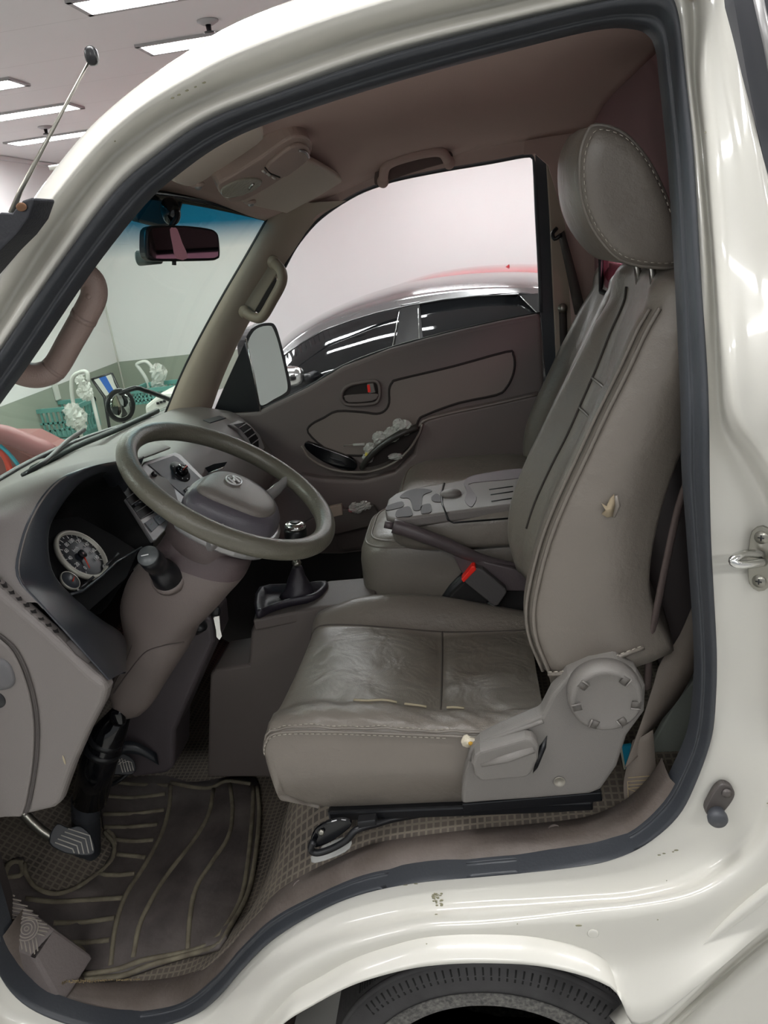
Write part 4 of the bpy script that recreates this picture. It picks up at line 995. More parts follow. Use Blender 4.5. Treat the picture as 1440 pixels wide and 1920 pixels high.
mat = thing('floor_mat', 'dirty black rubber floor mat with raised curved ribs in the driver footwell', 'floor mat', UF(300, 1650))
MO = [(-20, 1690), (0, 1664), (15, 1621), (43, 1612), (52, 1649), (76, 1670), (110, 1675), (153, 1660), (196, 1627), (212, 1592), (207, 1566), (192, 1552), (190, 1468), (240, 1462), (310, 1458), (350, 1470), (390, 1468), (450, 1457), (478, 1462), (488, 1490), (487, 1540), (481, 1590), (476, 1640), (462, 1685), (438, 1735), (412, 1782), (350, 1797), (285, 1818), (225, 1838), (160, 1842), (128, 1840), (121, 1828), (134, 1788), (122, 1782), (60, 1780), (0, 1740)]
def fill(px, h, m, name, par, th=.008, N=46, **k):
    """thin sheet lying on the floor: outline filled with a grid that follows the floor"""
    P = cr([Vector((a, b, 0)) for a, b in px], 2, True)
    bm = bmesh.new(); vs = [bm.verts.new((p.x, p.y, 0)) for p in P]; bm.faces.new(vs)
    for ax_, lo, hi in ((0, min(p.x for p in P), max(p.x for p in P)), (1, min(p.y for p in P), max(p.y for p in P))):
        for i in range(1, 14):
            co = [0, 0, 0]; co[ax_] = lerp(lo, hi, i/14); no = [0, 0, 0]; no[ax_] = 1
            bmesh.ops.bisect_plane(bm, geom=bm.verts[:]+bm.edges[:]+bm.faces[:], plane_co=co, plane_no=no)
    V = [UF(v.co.x, v.co.y, h) for v in bm.verts]; bm.verts.index_update(); Fc = [tuple(v.index for v in f.verts) for f in bm.faces]; bm.free()
    return obj(name, V, Fc, m, par, solid=th, **k)
fill(MO, .014, matm, 'mat_sheet', mat)
def rib(px, r=.0058, name='mat_rib'):
    return obj(name, *tube([UF(a, b, .0225) for a, b in [(q.x, q.y) for q in cr([Vector((a, b, 0)) for a, b in px], 4)]], r, 6, up=(0, 0, 1), flat=1.0), matr, mat)
def z7(*q): return [(a/2, 1440+b/2) for a, b in q]
def zz7(*q): return [(a/3.27, 1560+b/3.27) for a, b in q]
for q in (z7((640, 70), (632, 160), (600, 260), (540, 370), (470, 480), (432, 600), (415, 740)), z7((800, 80), (780, 180), (720, 280), (620, 410), (560, 510), (520, 600), (500, 710)), z7((862, 60), (872, 160), (855, 260), (790, 360), (735, 450), (712, 560), (705, 680)),
          z7((950, 70), (945, 200), (920, 420), (880, 540), (800, 650), (700, 690), (540, 720), (440, 755), (300, 778)), z7((640, 55), (720, 72), (790, 75), (850, 50), (940, 60)), z7((400, 50), (500, 62), (630, 66)), z7((385, 105), (500, 112), (620, 98)), z7((385, 175), (500, 172), (615, 158)), z7((390, 222), (480, 222), (590, 212)), z7((425, 268), (500, 275), (575, 270)), z7((440, 325), (500, 330), (545, 336)), z7((370, 400), (440, 402), (505, 396)),
          z7((95, 490), (200, 502), (330, 495), (460, 488)), z7((200, 582), (320, 578), (430, 562)), z7((230, 655), (320, 655), (410, 645)), z7((230, 660), (280, 665), (312, 690), (300, 740), (285, 780)),
          z7((300, 780), (270, 770)), zz7((150, 190), (160, 260), (220, 340), (330, 380), (450, 350), (580, 270), (680, 180), (700, 80), (640, 0)), z7((400, 235), (425, 255), (430, 290)), z7((12, 440), (30, 370), (70, 352), (80, 400), (20, 412)), zz7((0, 350), (50, 200), (140, 185)),
          z7((965, 70), (972, 180), (955, 350), (925, 480), (860, 600), (815, 665), (700, 702), (560, 740), (450, 780), (260, 795))): rib(q)

# ------------------------------------------------------------------ gear console, gear lever, parking brake, belt buckle
def Z3(L, z): return [U(a, b, z=z) for a, b in L]
gcn = thing('gear_console', 'dark taupe console beside the driver seat with storage pocket and cup holder', 'console', U(480, 1440, y=.7))
conm = pm('console_plastic', '#5f5753', .55, bump=.3, bscale=600)
CZ = .832
top = Z3([(474, 1163), (484, 1130), (495, 1103), (560, 1098), (640, 1096), (690, 1098), (708, 1106), (700, 1118), (640, 1130), (600, 1140), (540, 1150)], CZ)
obj('console_top', *prism([p+Vector((0, 0, -.03)) for p in top], (0, 0, .03)), conm, gcn, smooth=False, bevel=.006, bseg=3)
CO = [(480, 1162), (470, 1185), (466, 1246), (402, 1256), (393, 1264), (388, 1458), (700, 1458), (700, 1130), (600, 1138)]
obj('console_body', *prism([U(*p, y=.615) for p in CO], (0, .15, 0)), conm, gcn, smooth=False, bevel=.008, bseg=3)
obj('storage_pocket', *prism(Z3([(412, 1246), (462, 1238), (462, 1215), (440, 1212), (425, 1222)], .626), (0, 0, .004)), black, gcn, smooth=False)
obj('cup_well', *prism(cr(Z3([(621, 1113), (630, 1105), (662, 1102), (692, 1106), (697, 1113), (672, 1121), (640, 1122)], CZ+.0015), 3, True), (0, 0, -.004)), pm('well_dark', '#2a2524', .7), gcn, smooth=False)
obj('cup_ring', *tube(cr(Z3([(619, 1114), (628, 1104), (662, 1100), (696, 1104), (701, 1113), (675, 1123), (640, 1124)], CZ+.002), 4, True), .003, 6, closed=True), trimg, gcn)
gl = thing('gear_lever', 'gear lever with dark gaiter and silver-topped black knob behind the wheel rim', 'gear lever', U(553, 1115, y=.70))
bootm = pm('gaiter_leather', '#2c2830', .45, bump=.4, bscale=120)
b0 = Z3([(481, 1158), (489, 1112), (556, 1106), (612, 1101), (611, 1113), (590, 1128), (540, 1138), (505, 1150)], CZ+.004)
fr0 = cr(b0, 3, True); bc_ = sum(fr0, Vector())/len(fr0)
neck = U(557, 1062, y=.70)
cup = Z3([(527, 1124), (530, 1112), (555, 1107), (585, 1104), (589, 1112), (575, 1120), (550, 1126)], CZ+.012)
cup = cr(cup, 3, True); cc_ = sum(cup, Vector())/len(cup)
rows = [fr0, [p+Vector((0, 0, .018)) for p in fr0], [p.lerp(bc_, .12)+Vector((0, 0, .020)) for p in fr0], [p.lerp(bc_, .2)+Vector((0, 0, .004)) for p in fr0]]
obj('gaiter_frame', *grid(rows, cv=True, cap=True), bootm, gl)
rows = []
for t in (0, .15, .3, .45, .6, .75, .9, 1):
    c = cc_.lerp(neck, t); s_ = lerp(1, .27, t**.8)
    rows.append([c+(p-cc_)*s_*(1+.06*math.sin(9*t+k*1.1)) for k, p in enumerate(cup)])
obj('gaiter', *grid(rows, cv=True, cap=True), bootm, gl)
ku = (U(553, 985, y=.70)-U(557, 1062, y=.70)).normalized(); kb = U(555, 1020, y=.70)
obj('lever_shaft', *tube([neck, kb], .006, 10), chrome, gl)
obj('lever_collar', *lathe([(.010, -.006), (.012, 0), (.009, .006)], U(556, 1055, y=.70), ku, 16), steel, gl)
obj('knob', *lathe([(.013, -.002), (.022, .006), (.028, .022), (.0285, .036), (.026, .044)], kb, ku, 28), black, gl)
obj('knob_cap', *lathe([(.0262, .042), (.027, .048), (.022, .055), (.015, .0565), (0, .0565)], kb, ku, 28), chrome, gl, label='silver cap on the gear knob')
obj('knob_emblem', *lathe([(.013, .0565), (.012, .058), (0, .058)], kb, ku, 20), black, gl)

pb = thing('parking_brake', 'dark plastic parking brake lever beside the folded centre seat', 'parking brake', U(930, 1075, y=.63))
pbm = pm('brake_plastic', '#534a4c', .4, bump=.2, bscale=500)
gp = cr(U3([(737, 986, .60), (765, 994, .60), (800, 1007, .60), (835, 1020, .605), (870, 1036, .61), (905, 1050, .62), (945, 1060, .63), (985, 1068, .64)]), 4)
obj('brake_grip', *tube(gp, [lerp(.0165, .014, i/len(gp)) if i < 17 else lerp(.014, .011, (i-17)/11) for i in range(len(gp))], 12, flat=1.1), pbm, pb)
obj('release_button', *tube([U(721, 983, y=.60), U(737, 986, y=.60)], .009, 10), pbm, pb)
obj('brake_bracket', *prism([U(*p, y=.605) for p in ((848, 1040), (868, 1036), (905, 1052), (960, 1066), (1000, 1080), (1000, 1110), (920, 1108), (875, 1090), (862, 1068))], (0, .03, 0)), pbm, pb, smooth=False, bevel=.004)
obj('brake_base', *prism([U(*p, y=.625) for p in ((842, 1118), (870, 1092), (940, 1068), (1010, 1072), (1010, 1160), (842, 1160))], (0, .035, 0)), dkm, pb, smooth=False, bevel=.004)
bk = thing('belt_buckle', 'grey seat belt buckle with bright red release button', 'belt buckle', U(925, 1135, y=.59))
bb = [U(*p, y=.585) for p in ((868, 1090), (893, 1064), (905, 1068), (948, 1104), (951, 1112), (934, 1136), (926, 1137))]
obj('buckle_body', *prism(bb, (0, .028, 0)), pm('buckle_grey', '#4e4b4b', .5, bump=.2), bk, smooth=False, bevel=.004, bseg=3)
obj('release_button', *prism([U(*p, y=.583) for p in ((865, 1087), (869, 1093), (893, 1069), (891, 1062), (885, 1062))], (0, .024, 0)), pm('buckle_red', '#ff2a1c', .4), bk, smooth=False, bevel=.002)
obj('buckle_stalk', *tube(cr(U3([(930, 1128, .60), (905, 1150, .60), (890, 1170, .60)]), 3), .014, 8, flat=.4), black, bk)
obj('buckle_strap', *tube(cr(U3([(872, 1078, .645), (850, 1100, .645), (832, 1125, .645)]), 3), .010, 8, flat=.3), black, bk)

# ------------------------------------------------------------------ passenger door
pd = thing('passenger_door', 'brown-grey trim of the closed passenger door with pocket and inner handle', 'door', (-.4, 1.45, .6))
DO = [(388, 778), (484, 771), (530, 749), (576, 727), (642, 687), (731, 653), (800, 634), (864, 618), (940, 601), (1013, 587), (1018, 650), (1021, 760), (1010, 960), (900, 1010), (640, 1040), (480, 1040), (420, 940), (390, 850)]
dp = [U(*p, y=1.425) for p in DO]
obj('door_trim', *prism(dp, (0, .05, 0)), doorm, pd, smooth=False, bevel=.014, bseg=4)
obj('belt_seal', *tube(cr([U(*p, y=1.44) for p in DO[1:10]], 3), .005, 6), black, pd)
obj('window_frame', *tube([U(1006, 294, y=1.455), U(1010, 420, y=1.455), U(1016, 586, y=1.455), U(1022, 690, y=1.455)], .004, 6), chrome, pd)
groove = pm('panel_groove', '#2c2625', .9)
IN = [(578, 811), (584, 796), (608, 783), (633, 771), (680, 773), (706, 776), (722, 770), (730, 755), (730, 730), (736, 717), (749, 711), (850, 687), (949, 660), (962, 664), (965, 685), (960, 707), (949, 727), (931, 740), (860, 755), (800, 777), (784, 789), (770, 830), (740, 850), (642, 853), (607, 838)]
P = cr([U(*p, y=1.4235) for p in IN], 3, True)
obj('door_insert', *prism([p+Vector((0, -.002, 0)) for p in P], (0, .004, 0)), pm('door_leather', '#7b706a', .5, bump=.3, bscale=400), pd, smooth=False)
obj('insert_groove', *tube(P, .0042, 6, closed=True), groove, pd)
P2 = [(604, 775), (640, 762), (690, 768), (716, 760), (722, 738), (730, 712), (760, 696), (850, 672), (960, 648), (978, 656), (982, 690), (972, 722), (950, 742)]
AR = [(786, 800), (800, 786), (850, 772), (930, 756), (1008, 738), (1020, 742), (1016, 950), (900, 1005), (640, 1035), (585, 930), (560, 890), (600, 898), (680, 902), (740, 885), (775, 850)]
obj('armrest', *prism([U(*p, y=1.385) for p in AR], (0, .05, 0)), doorm, pd, smooth=False, bevel=.012, bseg=4)
obj('armrest_top_edge', *tube(cr([U(*p, y=1.388) for p in ((786, 802), (797, 788), (850, 774), (930, 757), (1012, 738))], 4), .005, 6), pm('armrest_edge', '#766b66', .4), pd)
sw = obj('switch_panel', *prism(cr([U(*p, y=1.40) for p in ((570, 836), (576, 829), (600, 838), (640, 852), (662, 862), (669, 872), (664, 882), (640, 880), (606, 866), (582, 850))], 2, True), (0, .02, 0)), blackg, pd, smooth=False, bevel=.002)
obj('window_switch', *prism([U(*p, y=1.398) for p in ((618, 857), (640, 864), (650, 872), (628, 868))], (0, .004, 0)), black, sw, smooth=False, bevel=.001)
pk = cr([U(*p, y=1.378) for p in ((566, 836), (580, 858), (612, 877), (650, 885), (695, 884), (735, 870), (765, 845), (785, 815), (792, 795))], 4)
obj('pocket_rim', *tube(pk, .0045, 8), pm('pocket_rim_grey', '#7b726b', .35), pd)
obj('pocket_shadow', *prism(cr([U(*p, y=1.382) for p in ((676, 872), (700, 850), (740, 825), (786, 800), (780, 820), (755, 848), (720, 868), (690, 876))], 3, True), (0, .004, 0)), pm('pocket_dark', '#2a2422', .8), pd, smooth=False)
obj('pull_handle', *tube(cr(U3([(678, 878, 1.375), (690, 860, 1.362), (712, 838, 1.355), (745, 816, 1.355), (783, 800, 1.372)]), 5), .009, 10, flat=1.2), pm('pull_dark', '#34322f', .35), pd, label='dark curved pull handle')
hr_ = [(640, 744), (644, 731), (658, 721), (690, 715), (707, 716), (712, 730), (710, 748), (698, 757), (655, 759), (644, 753)]
obj('handle_bezel', *tube(cr([U(*p, y=1.42) for p in hr_], 4, True), .006, 8, closed=True), doorm, pd)
obj('handle_recess', *prism(cr([U(*p, y=1.4215) for p in hr_], 3, True), (0, .002, 0)), groove, pd, smooth=False)
dh = obj('door_handle', *prism(cr([U(*p, y=1.412) for p in ((646, 746), (650, 741), (705, 738), (708, 744), (698, 752), (654, 755))], 2, True), (0, .008, 0)), doorm, pd, smooth=False, bevel=.002)
obj('lock_lever', *prism([U(*p, y=1.408) for p in ((688, 720), (700, 719), (704, 736), (692, 738))], (0, .010, 0)), trimg, dh, smooth=False, bevel=.002)
obj('lock_mark', *prism([U(*p, y=1.407) for p in ((688, 722), (693, 721), (695, 735), (690, 736))], (0, .002, 0)), bpy.data.materials['buckle_red'], dh, smooth=False)
obj('mirror_cover', *prism([U(*p, y=1.43) for p in ((398, 776), (420, 725), (458, 642), (474, 700), (487, 772))], (0, .02, 0)), black, pd, smooth=False, bevel=.003)
obj('mirror_cover_trim', *tube([U(461, 634, y=1.43), U(475, 700, y=1.43), U(489, 773, y=1.43)], .0028, 6), chrome, pd)
obj('window_glass', *prism([U(*p, y=1.462) for p in [(458, 640)]+WIN+[(1013, 587), (940, 601), (864, 618), (731, 653), (642, 687), (576, 727), (484, 771)]], (0, .004, 0)), glass('door_glass', '#f2f4f4', gloss=.02), pd, smooth=False)
# bag stuffed in the pocket
bag = thing('plastic_bag', 'crumpled clear plastic bag stuffed in the passenger door pocket', 'plastic bag', U(700, 860, y=1.375))
bagm = bpy.data.materials.new('clear_film'); bagm.use_nodes = True
bb_ = bagm.node_tree.nodes['Principled BSDF']; bb_.inputs['Base Color'].default_value = lin('#d5d6d0'); bb_.inputs['Roughness'].default_value = .2; bb_.inputs['Alpha'].default_value = .55
def crumple(c, s, m, name, par, seed=0, amp=.35, nu=18, nv=12):
    rg = random.Random(seed); v, f = ell(c, s, nu, nv); c = Vector(c); o = []
    for i, p in enumerate(v):
        rg2 = random.Random(seed*1000+(i//nu)*50+i % nu); k = 1+amp*(rg2.random()-.5)
        o.append(c+(p-c)*k)
    return obj(name, o, f, m, par, smooth=False)
for k, (a, b, r) in enumerate(((695, 842, .022), (712, 822, .024), (735, 815, .026), (758, 802, .026), (748, 797, .022), (690, 858, .018))):
    crumple(U(a, b, y=1.375), (r, r*.7, r*.9), bagm, 'bag_bulge', bag, k+1)
crumple(U(692, 853, y=1.37), (.014, .01, .012), pm('yellow_content', '#cdbb55', .5), 'yellow_content', bag, 9, .2)
crumple(U(742, 856, y=1.372), (.024, .01, .010), bagm, 'bag_bulge', bag, 12)
scr = thing('screwdriver', 'small clear-handled screwdriver lying over the door switches', 'screwdriver', U(655, 834, y=1.385))
obj('blade', *tube([U(644, 836, y=1.385), U(664, 833, y=1.385)], .002, 6), steel, scr)
obj('handle', *tube([U(662, 834, y=1.385), U(684, 833, y=1.385)], [.004, .005], 8), bagm, scr)

# passenger outside mirror
om = thing('door_mirror', 'black outside mirror of the passenger door seen through its window', 'door mirror', U(500, 775, y=1.60))
mn = Vector((.80, -.60, .04)).normalized(); mp = U(506, 690, y=1.66)
def MP(px, py, h=0): return UP(px, py, mp, mn)+mn*h
MO_ = [(457, 650), (466, 622), (482, 609), (503, 605), (515, 610), (524, 635), (538, 690), (545, 728), (538, 742), (520, 752), (488, 771), (478, 765), (468, 710)]
obj('mirror_housing', *prism(cr([MP(*p, h=-.04) for p in MO_], 3, True), mn*.045), black, om, smooth=False, bevel=.008, bseg=3)
MG = [(462, 652), (470, 626), (484, 614), (503, 611), (510, 617), (520, 645), (533, 700), (537, 728), (530, 738), (512, 748), (490, 760), (483, 750), (472, 705)]
mir = pm('mirror_glass', '#c9cfca', .02, metal=1.0)
obj('mirror_glass', *prism(cr([MP(*p, h=.005) for p in MG], 3, True), mn*.002), mir, om, smooth=False)
obj('mirror_arm', *tube([MP(500, 765, -.02), U(470, 800, y=1.50)], .018, 8), black, om)

# ------------------------------------------------------------------ inside of the roof: mirror, console, visors, handles
rm = thing('rearview_mirror', 'interior rear-view mirror hanging on a black arm from the windshield', 'mirror', U(342, 470, y=.72))
rn = Vector((.78, -.62, -.05)).normalized(); rp = U(342, 457, y=.72)
def RP(px, py, h=0): return UP(px, py, rp, rn)+rn*h
RO = [(272, 440), (276, 428), (290, 423), (345, 423), (390, 428), (405, 434), (411, 446), (413, 478), (408, 486), (390, 489), (300, 490), (280, 487), (272, 474)]
obj('mirror_housing', *prism(cr([RP(*p, h=-.028) for p in RO], 3, True), rn*.030), black, rm, smooth=False, bevel=.006, bseg=3)
RG = [(278, 444), (282, 432), (294, 427), (345, 427), (388, 432), (401, 437), (406, 448), (408, 475), (404, 482), (388, 484), (302, 485), (285, 482), (279, 472)]
obj('mirror_glass', *prism(cr([RP(*p, h=.002) for p in RG], 3, True), rn*.001), pm('mirror_glass_dim', '#8d9096', .03, metal=1.0), rm, smooth=False)
obj('mirror_reflection', *prism(cr([RP(*p, h=.0032) for p in ((317, 430), (324, 427), (331, 430), (340, 455), (351, 484), (329, 485), (322, 460))], 2, True), rn*.0004), pm('pink_reflection', '#dc9fae', .5), rm, smooth=False, label='pale pink reflection painted as a stripe down the mirror glass')  # pink reflection painted onto the glass as a thin stripe
obj('mirror_tab', *tube([RP(331, 487, h=-.01), RP(331, 497, h=-.01)], .005, 8), black, rm)
obj('mirror_arm', *tube(cr([RP(330, 430, h=-.03), U(332, 405, y=.74), U(326, 385, y=.76), U(322, 372, y=.80)], 4), .006, 8), black, rm)
obj('arm_joint', *ell(U(320, 396, y=.75), (.022, .02, .030)), blackg, rm)
obj('mirror_mount', *prism([U(*p, y=.80) for p in ((252, 412), (262, 385), (270, 370), (345, 377), (338, 400), (330, 420), (300, 424))], (-.02, .02, 0)), black, rm, smooth=False, bevel=.004)
dc = thing('toll_reader', 'small dark cylindrical device stuck on the windshield behind the mirror', 'windshield device', U(262, 482, y=.82))
obj('device_body', *tube([U(261, 484, y=.86), U(300, 480, y=.86)], .018, 16), pm('device_grey', '#4b5350', .3), dc)
obj('device_face', *lathe([(.018, 0), (.017, .003), (0, .004)], U(261, 484, y=.86), U(261, 484, y=.86)-U(300, 480, y=.86), 20), pm('device_face', '#6e7772', .25), dc)

oc = thing('overhead_console', 'beige-brown overhead console with map lamp between the sun visors', 'overhead console', U(470, 330, y=.745))
def OC(px, py, h=0.0):
    """point on the underside of the roof lining"""
    p = U(px, py, y=.74); return p+Vector((0, 0, -h))
cv_ = thing  # keep name short
ocm = pm('overhead_plastic', '#b09d93', .5, bump=.2, bscale=600)
c0_, c1_ = U(428, 352, y=.74), U(572, 266, y=.74)
on = Vector((.35, -.1, -.93)).normalized()
op0 = U(500, 312, y=.745)
def OP(px, py, h=0): return UP(px, py, op0, on)+on*h
on = Vector(((c1_-c0_).z, 0, -(c1_-c0_).x)).normalized()
on = on if on.z < 0 else -on
on = (on+Vector((0, -.12, 0))).normalized()
OCO = [(407, 352), (410, 340), (440, 322), (490, 290), (535, 258), (560, 250), (578, 256), (584, 270), (578, 290), (550, 315), (500, 348), (455, 372), (432, 376), (418, 368)]
obj('console_body', *prism(cr([OP(*p, h=-.03) for p in OCO], 3, True), on*.036), ocm, oc, smooth=False, bevel=.006, bseg=3)
obj('map_lamp', *prism(cr([OP(*p, h=.004) for p in ((411, 352), (420, 342), (455, 328), (486, 330), (484, 342), (460, 356), (430, 364), (415, 361))], 3, True), on*.006), pm('lamp_lens', '#a9a596', .12, bump=.6, bscale=120), oc, smooth=False, bevel=.003)
obj('lamp_bulb', *tube([OP(462, 345, h=.011), OP(470, 335, h=.011)], .004, 6), chrome, oc)
for a, b in ((492, 316), (500, 321), (511, 328)): obj('lamp_switch', *tube([OP(a-2.5, b-2, h=.007), OP(a+2.5, b+2, h=.007)], .003, 6), pm('switch_white', '#d9d4cc', .4) if a == 492 else bpy.data.materials['switch_white'], oc)
obj('glasses_lid', *prism(cr([OP(*p, h=.004) for p in ((494, 305), (520, 280), (548, 262), (568, 263), (577, 274), (572, 290), (545, 312), (528, 322), (508, 317))], 3, True), on*.010), ocm, oc, smooth=False, bevel=.006, bseg=3)
obj('lid_gap', *tube([OP(492, 304, h=.012), OP(503, 316, h=.012), OP(520, 323, h=.012)], .0018, 5), groove, oc)
obj('lid_latch', *tube(cr([OP(555, 268, h=.016), OP(566, 270, h=.018), OP(573, 282, h=.016)], 3), .003, 6), silver, oc)

def visor(name_label, px, yv_, nrm, clipP=None):
    P0 = [U(a, b, y=c) for a, b, c in px]
    t = thing('sun_visor', name_label, 'sun visor', P0[0], 'sun visors')
    c = sum(P0, Vector())/len(P0); n = Vector(nrm).normalized()
    P = cr([UP(a, b, c, n) for a, b, _ in px], 3, True)
    obj('visor_board', *prism([p-n*.016 for p in P], n*.018), pm('visor_vinyl', '#d2c5b8', .6, bump=.3, bscale=300) if 'visor_vinyl' not in bpy.data.materials else bpy.data.materials['visor_vinyl'], t, smooth=False, bevel=.007, bseg=3)
    if clipP:
        a = UP(*clipP, c, n)+n*.006
        obj('visor_clip', *ell(a, (.008, .010, .008)), silver, t)
        obj('clip_base', *ell(a-n*.004, (.016, .016, .007)), ocm, t)
    return t
vn_ = Vector((.30, -.02, -.95))
visor('passenger side sun visor folded up against the roof, right of the overhead console', [(452, 378, .95), (470, 350, .95), (530, 318, 1.0), (562, 298, 1.0), (575, 298, 1.03), (610, 315, 1.2), (638, 333, 1.3), (641, 345, 1.3), (620, 362, 1.3), (570, 395, 1.3), (552, 403, 1.3), (520, 396, 1.15)], 1.1, (.33, -.06, -.94), (468, 377))
visor('driver side sun visor left of the overhead console, cut off by the door seal', [(318, 333, .5), (360, 300, .45), (430, 262, .4), (480, 228, .35), (492, 234, .42), (496, 250, .5), (488, 265, .55), (430, 305, .6), (385, 335, .62), (362, 348, .62), (340, 348, .6)], .5, (.33, .10, -.94), (369, 344))

# grab handles
hgm = pm('handle_beige', '#8f8171', .5, bump=.2, bscale=500)
def grab(label, P, r, m, cat='grab handle', caps=True, rot=None):
    t = thing('grab_handle', label, cat, P[0], 'grab handles')
    obj('handle_bar', *tube(cr(P, 6), r, 14), m, t)
    for q, d in ((P[0], P[0]-P[1]), (P[-1], P[-1]-P[-2])):
        obj('handle_foot', *ell(q, (r*1.25, r*1.2, r*1.35)), m, t)
    return t
grab('beige grab handle on the passenger windshield pillar', U3([(513, 492, 1.385), (527, 507, 1.345), (528, 530, 1.335), (510, 565, 1.335), (492, 594, 1.345), (476, 595, 1.36), (459, 585, 1.385)]), .0155, hgm)
obj('handle_base', *prism([U(*p, y=1.392) for p in ((512, 480), (528, 500), (470, 600), (448, 590), (452, 575))], (0, .01, 0)), hgm, cab, smooth=False, bevel=.004)
obj('base_slot', *prism([U(*p, y=1.385) for p in ((516, 520), (520, 530), (488, 590), (478, 583), (500, 545))], (0, .006, 0)), groove, cab, smooth=False)
rh = grab('mauve roof grab handle above the passenger window', U3([(718, 340, 1.37), (722, 316, 1.345), (735, 304, 1.335), (765, 294, 1.33), (800, 286, 1.335), (828, 286, 1.345), (842, 305, 1.37)]), .0135, headl)
obj('handle_recess', *prism(cr([U(*p, y=1.375) for p in ((702, 344), (706, 312), (725, 293), (780, 276), (825, 272), (845, 285), (846, 302), (800, 316), (750, 332), (715, 346))], 3, True), (0, .012, .004)), pm('recess_cloth', '#6d5c58', .8), rh, smooth=False, bevel=.003)
gh = thing('grab_handle', 'thick brown grab handle on the driver windshield pillar, seen through the windshield side', 'grab handle', U(100, 700, y=.14), 'grab handles')
P = cr(U3([(120, 500, .15), (150, 512, .19), (172, 528, .20), (176, 555, .20), (160, 590, .20), (132, 640, .20), (104, 688, .20), (80, 702, .19), (50, 702, .17), (10, 685, .14)]), 5)
hb = pm('handle_mauve', '#96827b', .45, bump=.35, bscale=420)
obj('handle_bar', *tube(P, .0205, 18), hb, gh)
for q in (24, 32): pass
obj('grip_joint', *tube(P[20:22], .0212, 18), hb, gh); obj('grip_joint', *tube(P[30:32], .0212, 18), hb, gh)
obj('screw_plug', *lathe([(.005, 0), (.004, .002), (0, .0025)], P[16]+Vector((.004, -.019, .006)), (.2, -1, .3), 14), hb, gh)

# ------------------------------------------------------------------ seat belts
def ribbon(L, R, name, m, par, th=.0015, n=4): return obj(name, *grid([[a, a.lerp(b, .5)+Vector((.0, -.002, 0)), b] for a, b in zip(cr(L, n), cr(R, n))]), m, par, solid=th)
db = thing('seat_belt', 'grey-brown driver seat belt with a stitched anchor beside the recliner knob', 'seat belt', U(1203, 1540, y=.11))
L = U3([(1322, 1080, .24), (1275, 1190, .20), (1240, 1240, .17), (1224, 1290, .14), (1205, 1350, .12), (1184, 1408, .11), (1172, 1440, .105)])
R = U3([(1345, 1150, .24), (1318, 1215, .20), (1300, 1262, .18), (1272, 1312, .17), (1240, 1350, .16), (1222, 1372, .15), (1224, 1390, .14)])
ribbon(L, R, 'belt_strap', beltm, db)
ribbon(U3([(1186, 1388, .125), (1174, 1440, .12), (1169, 1480, .115), (1176, 1535, .11)]), U3([(1224, 1368, .125), (1229, 1430, .12), (1234, 1480, .115), (1236, 1520, .11)]), 'belt_anchor_strap', beltm, db)
ths = pm('tan_thread', '#b3a07c', .7)
XS = []
def q_(a, b): return U(a, b, y=.1135)
for a, b in (((1177, 1456), (1228, 1452)), ((1176, 1463), (1229, 1459)), ((1176, 1470), (1230, 1466)), ((1176, 1476), (1230, 1472)), ((1178, 1505), (1232, 1500)), ((1178, 1497), (1231, 1494)), ((1177, 1477), (1231, 1495)), ((1178, 1498), (1230, 1473)), ((1176, 1463), (1178, 1505)), ((1229, 1459), (1232, 1500))):
    XS.append(tube([q_(*a)+Vector((0, -.003, 0)), q_(*b)+Vector((0, -.003, 0))], .0007, 4))
obj('anchor_stitching', *merge(*XS), ths, db)
pb_ = thing('seat_belt', 'passenger seat belt hanging down the rear pillar trim behind the passenger backrest', 'seat belt', U(1060, 600, y=1.4))
ribbon(U3([(1047, 440, 1.38), (1062, 510, 1.38), (1078, 590, 1.37)]), U3([(1058, 432, 1.37), (1080, 510, 1.37), (1100, 590, 1.36)]), 'belt_strap', pm('belt_dark', '#3d3632', .7), pb_)
ribbon(U3([(1048, 582, 1.405), (1050, 640, 1.405), (1054, 700, 1.405)]), U3([(1062, 582, 1.405), (1064, 640, 1.405), (1066, 700, 1.405)]), 'belt_strap', bpy.data.materials['belt_dark'], pb_)
disc(U(1055, 578, y=1.40), .014, (0, -1, 0), steel, 'anchor_bolt', pb_, h=.006, seg=20)
obj('belt_guide', *tube(cr(U3([(1044, 428, 1.39), (1036, 438, 1.38), (1040, 448, 1.375), (1052, 440, 1.37)]), 3), .006, 8), black, pb_)
# trim behind the driver seat
obj('lower_pillar_trim', *prism([U(*p, y=.23) for p in ((1222, 1395), (1262, 1325), (1310, 1262), (1360, 1240), (1360, 1500), (1245, 1500), (1236, 1480))], (0, .015, 0)), pm('grey_green_panel', '#7d827c', .55, bump=.2), cab, smooth=False, bevel=.004)
obj('lower_pillar_trim', *prism([U(*p, y=.20) for p in ((1236, 1480), (1300, 1405), (1345, 1340), (1360, 1520), (1245, 1520))], (0, .01, 0)), pm('grey_green_panel_2', '#71766f', .55), cab, smooth=False, bevel=.003)
bkl = thing('booklet', 'small blue booklet edge tucked behind the recliner knob', 'booklet', U(1175, 1450, y=.19))
obj('cover', *prism([U(*p, y=.19) for p in ((1163, 1401), (1184, 1397), (1180, 1420), (1173, 1442))], (.0, .006, 0)), pm('cyan_cover', '#27a3c9', .4), bkl, smooth=False)
obj('pages', *prism([U(*p, y=.1895) for p in ((1162, 1401), (1166, 1401), (1173, 1442), (1170, 1444))], (.0, .007, 0)), pm('paper_edge', '#c9c9b5', .8), bkl, smooth=False)
obj('floor_strip', *tube(cr(U3([(1102, 1510, .30), (1140, 1516, .22), (1175, 1526, .16)]), 4), .004, 6, flat=.4), steel, cab)
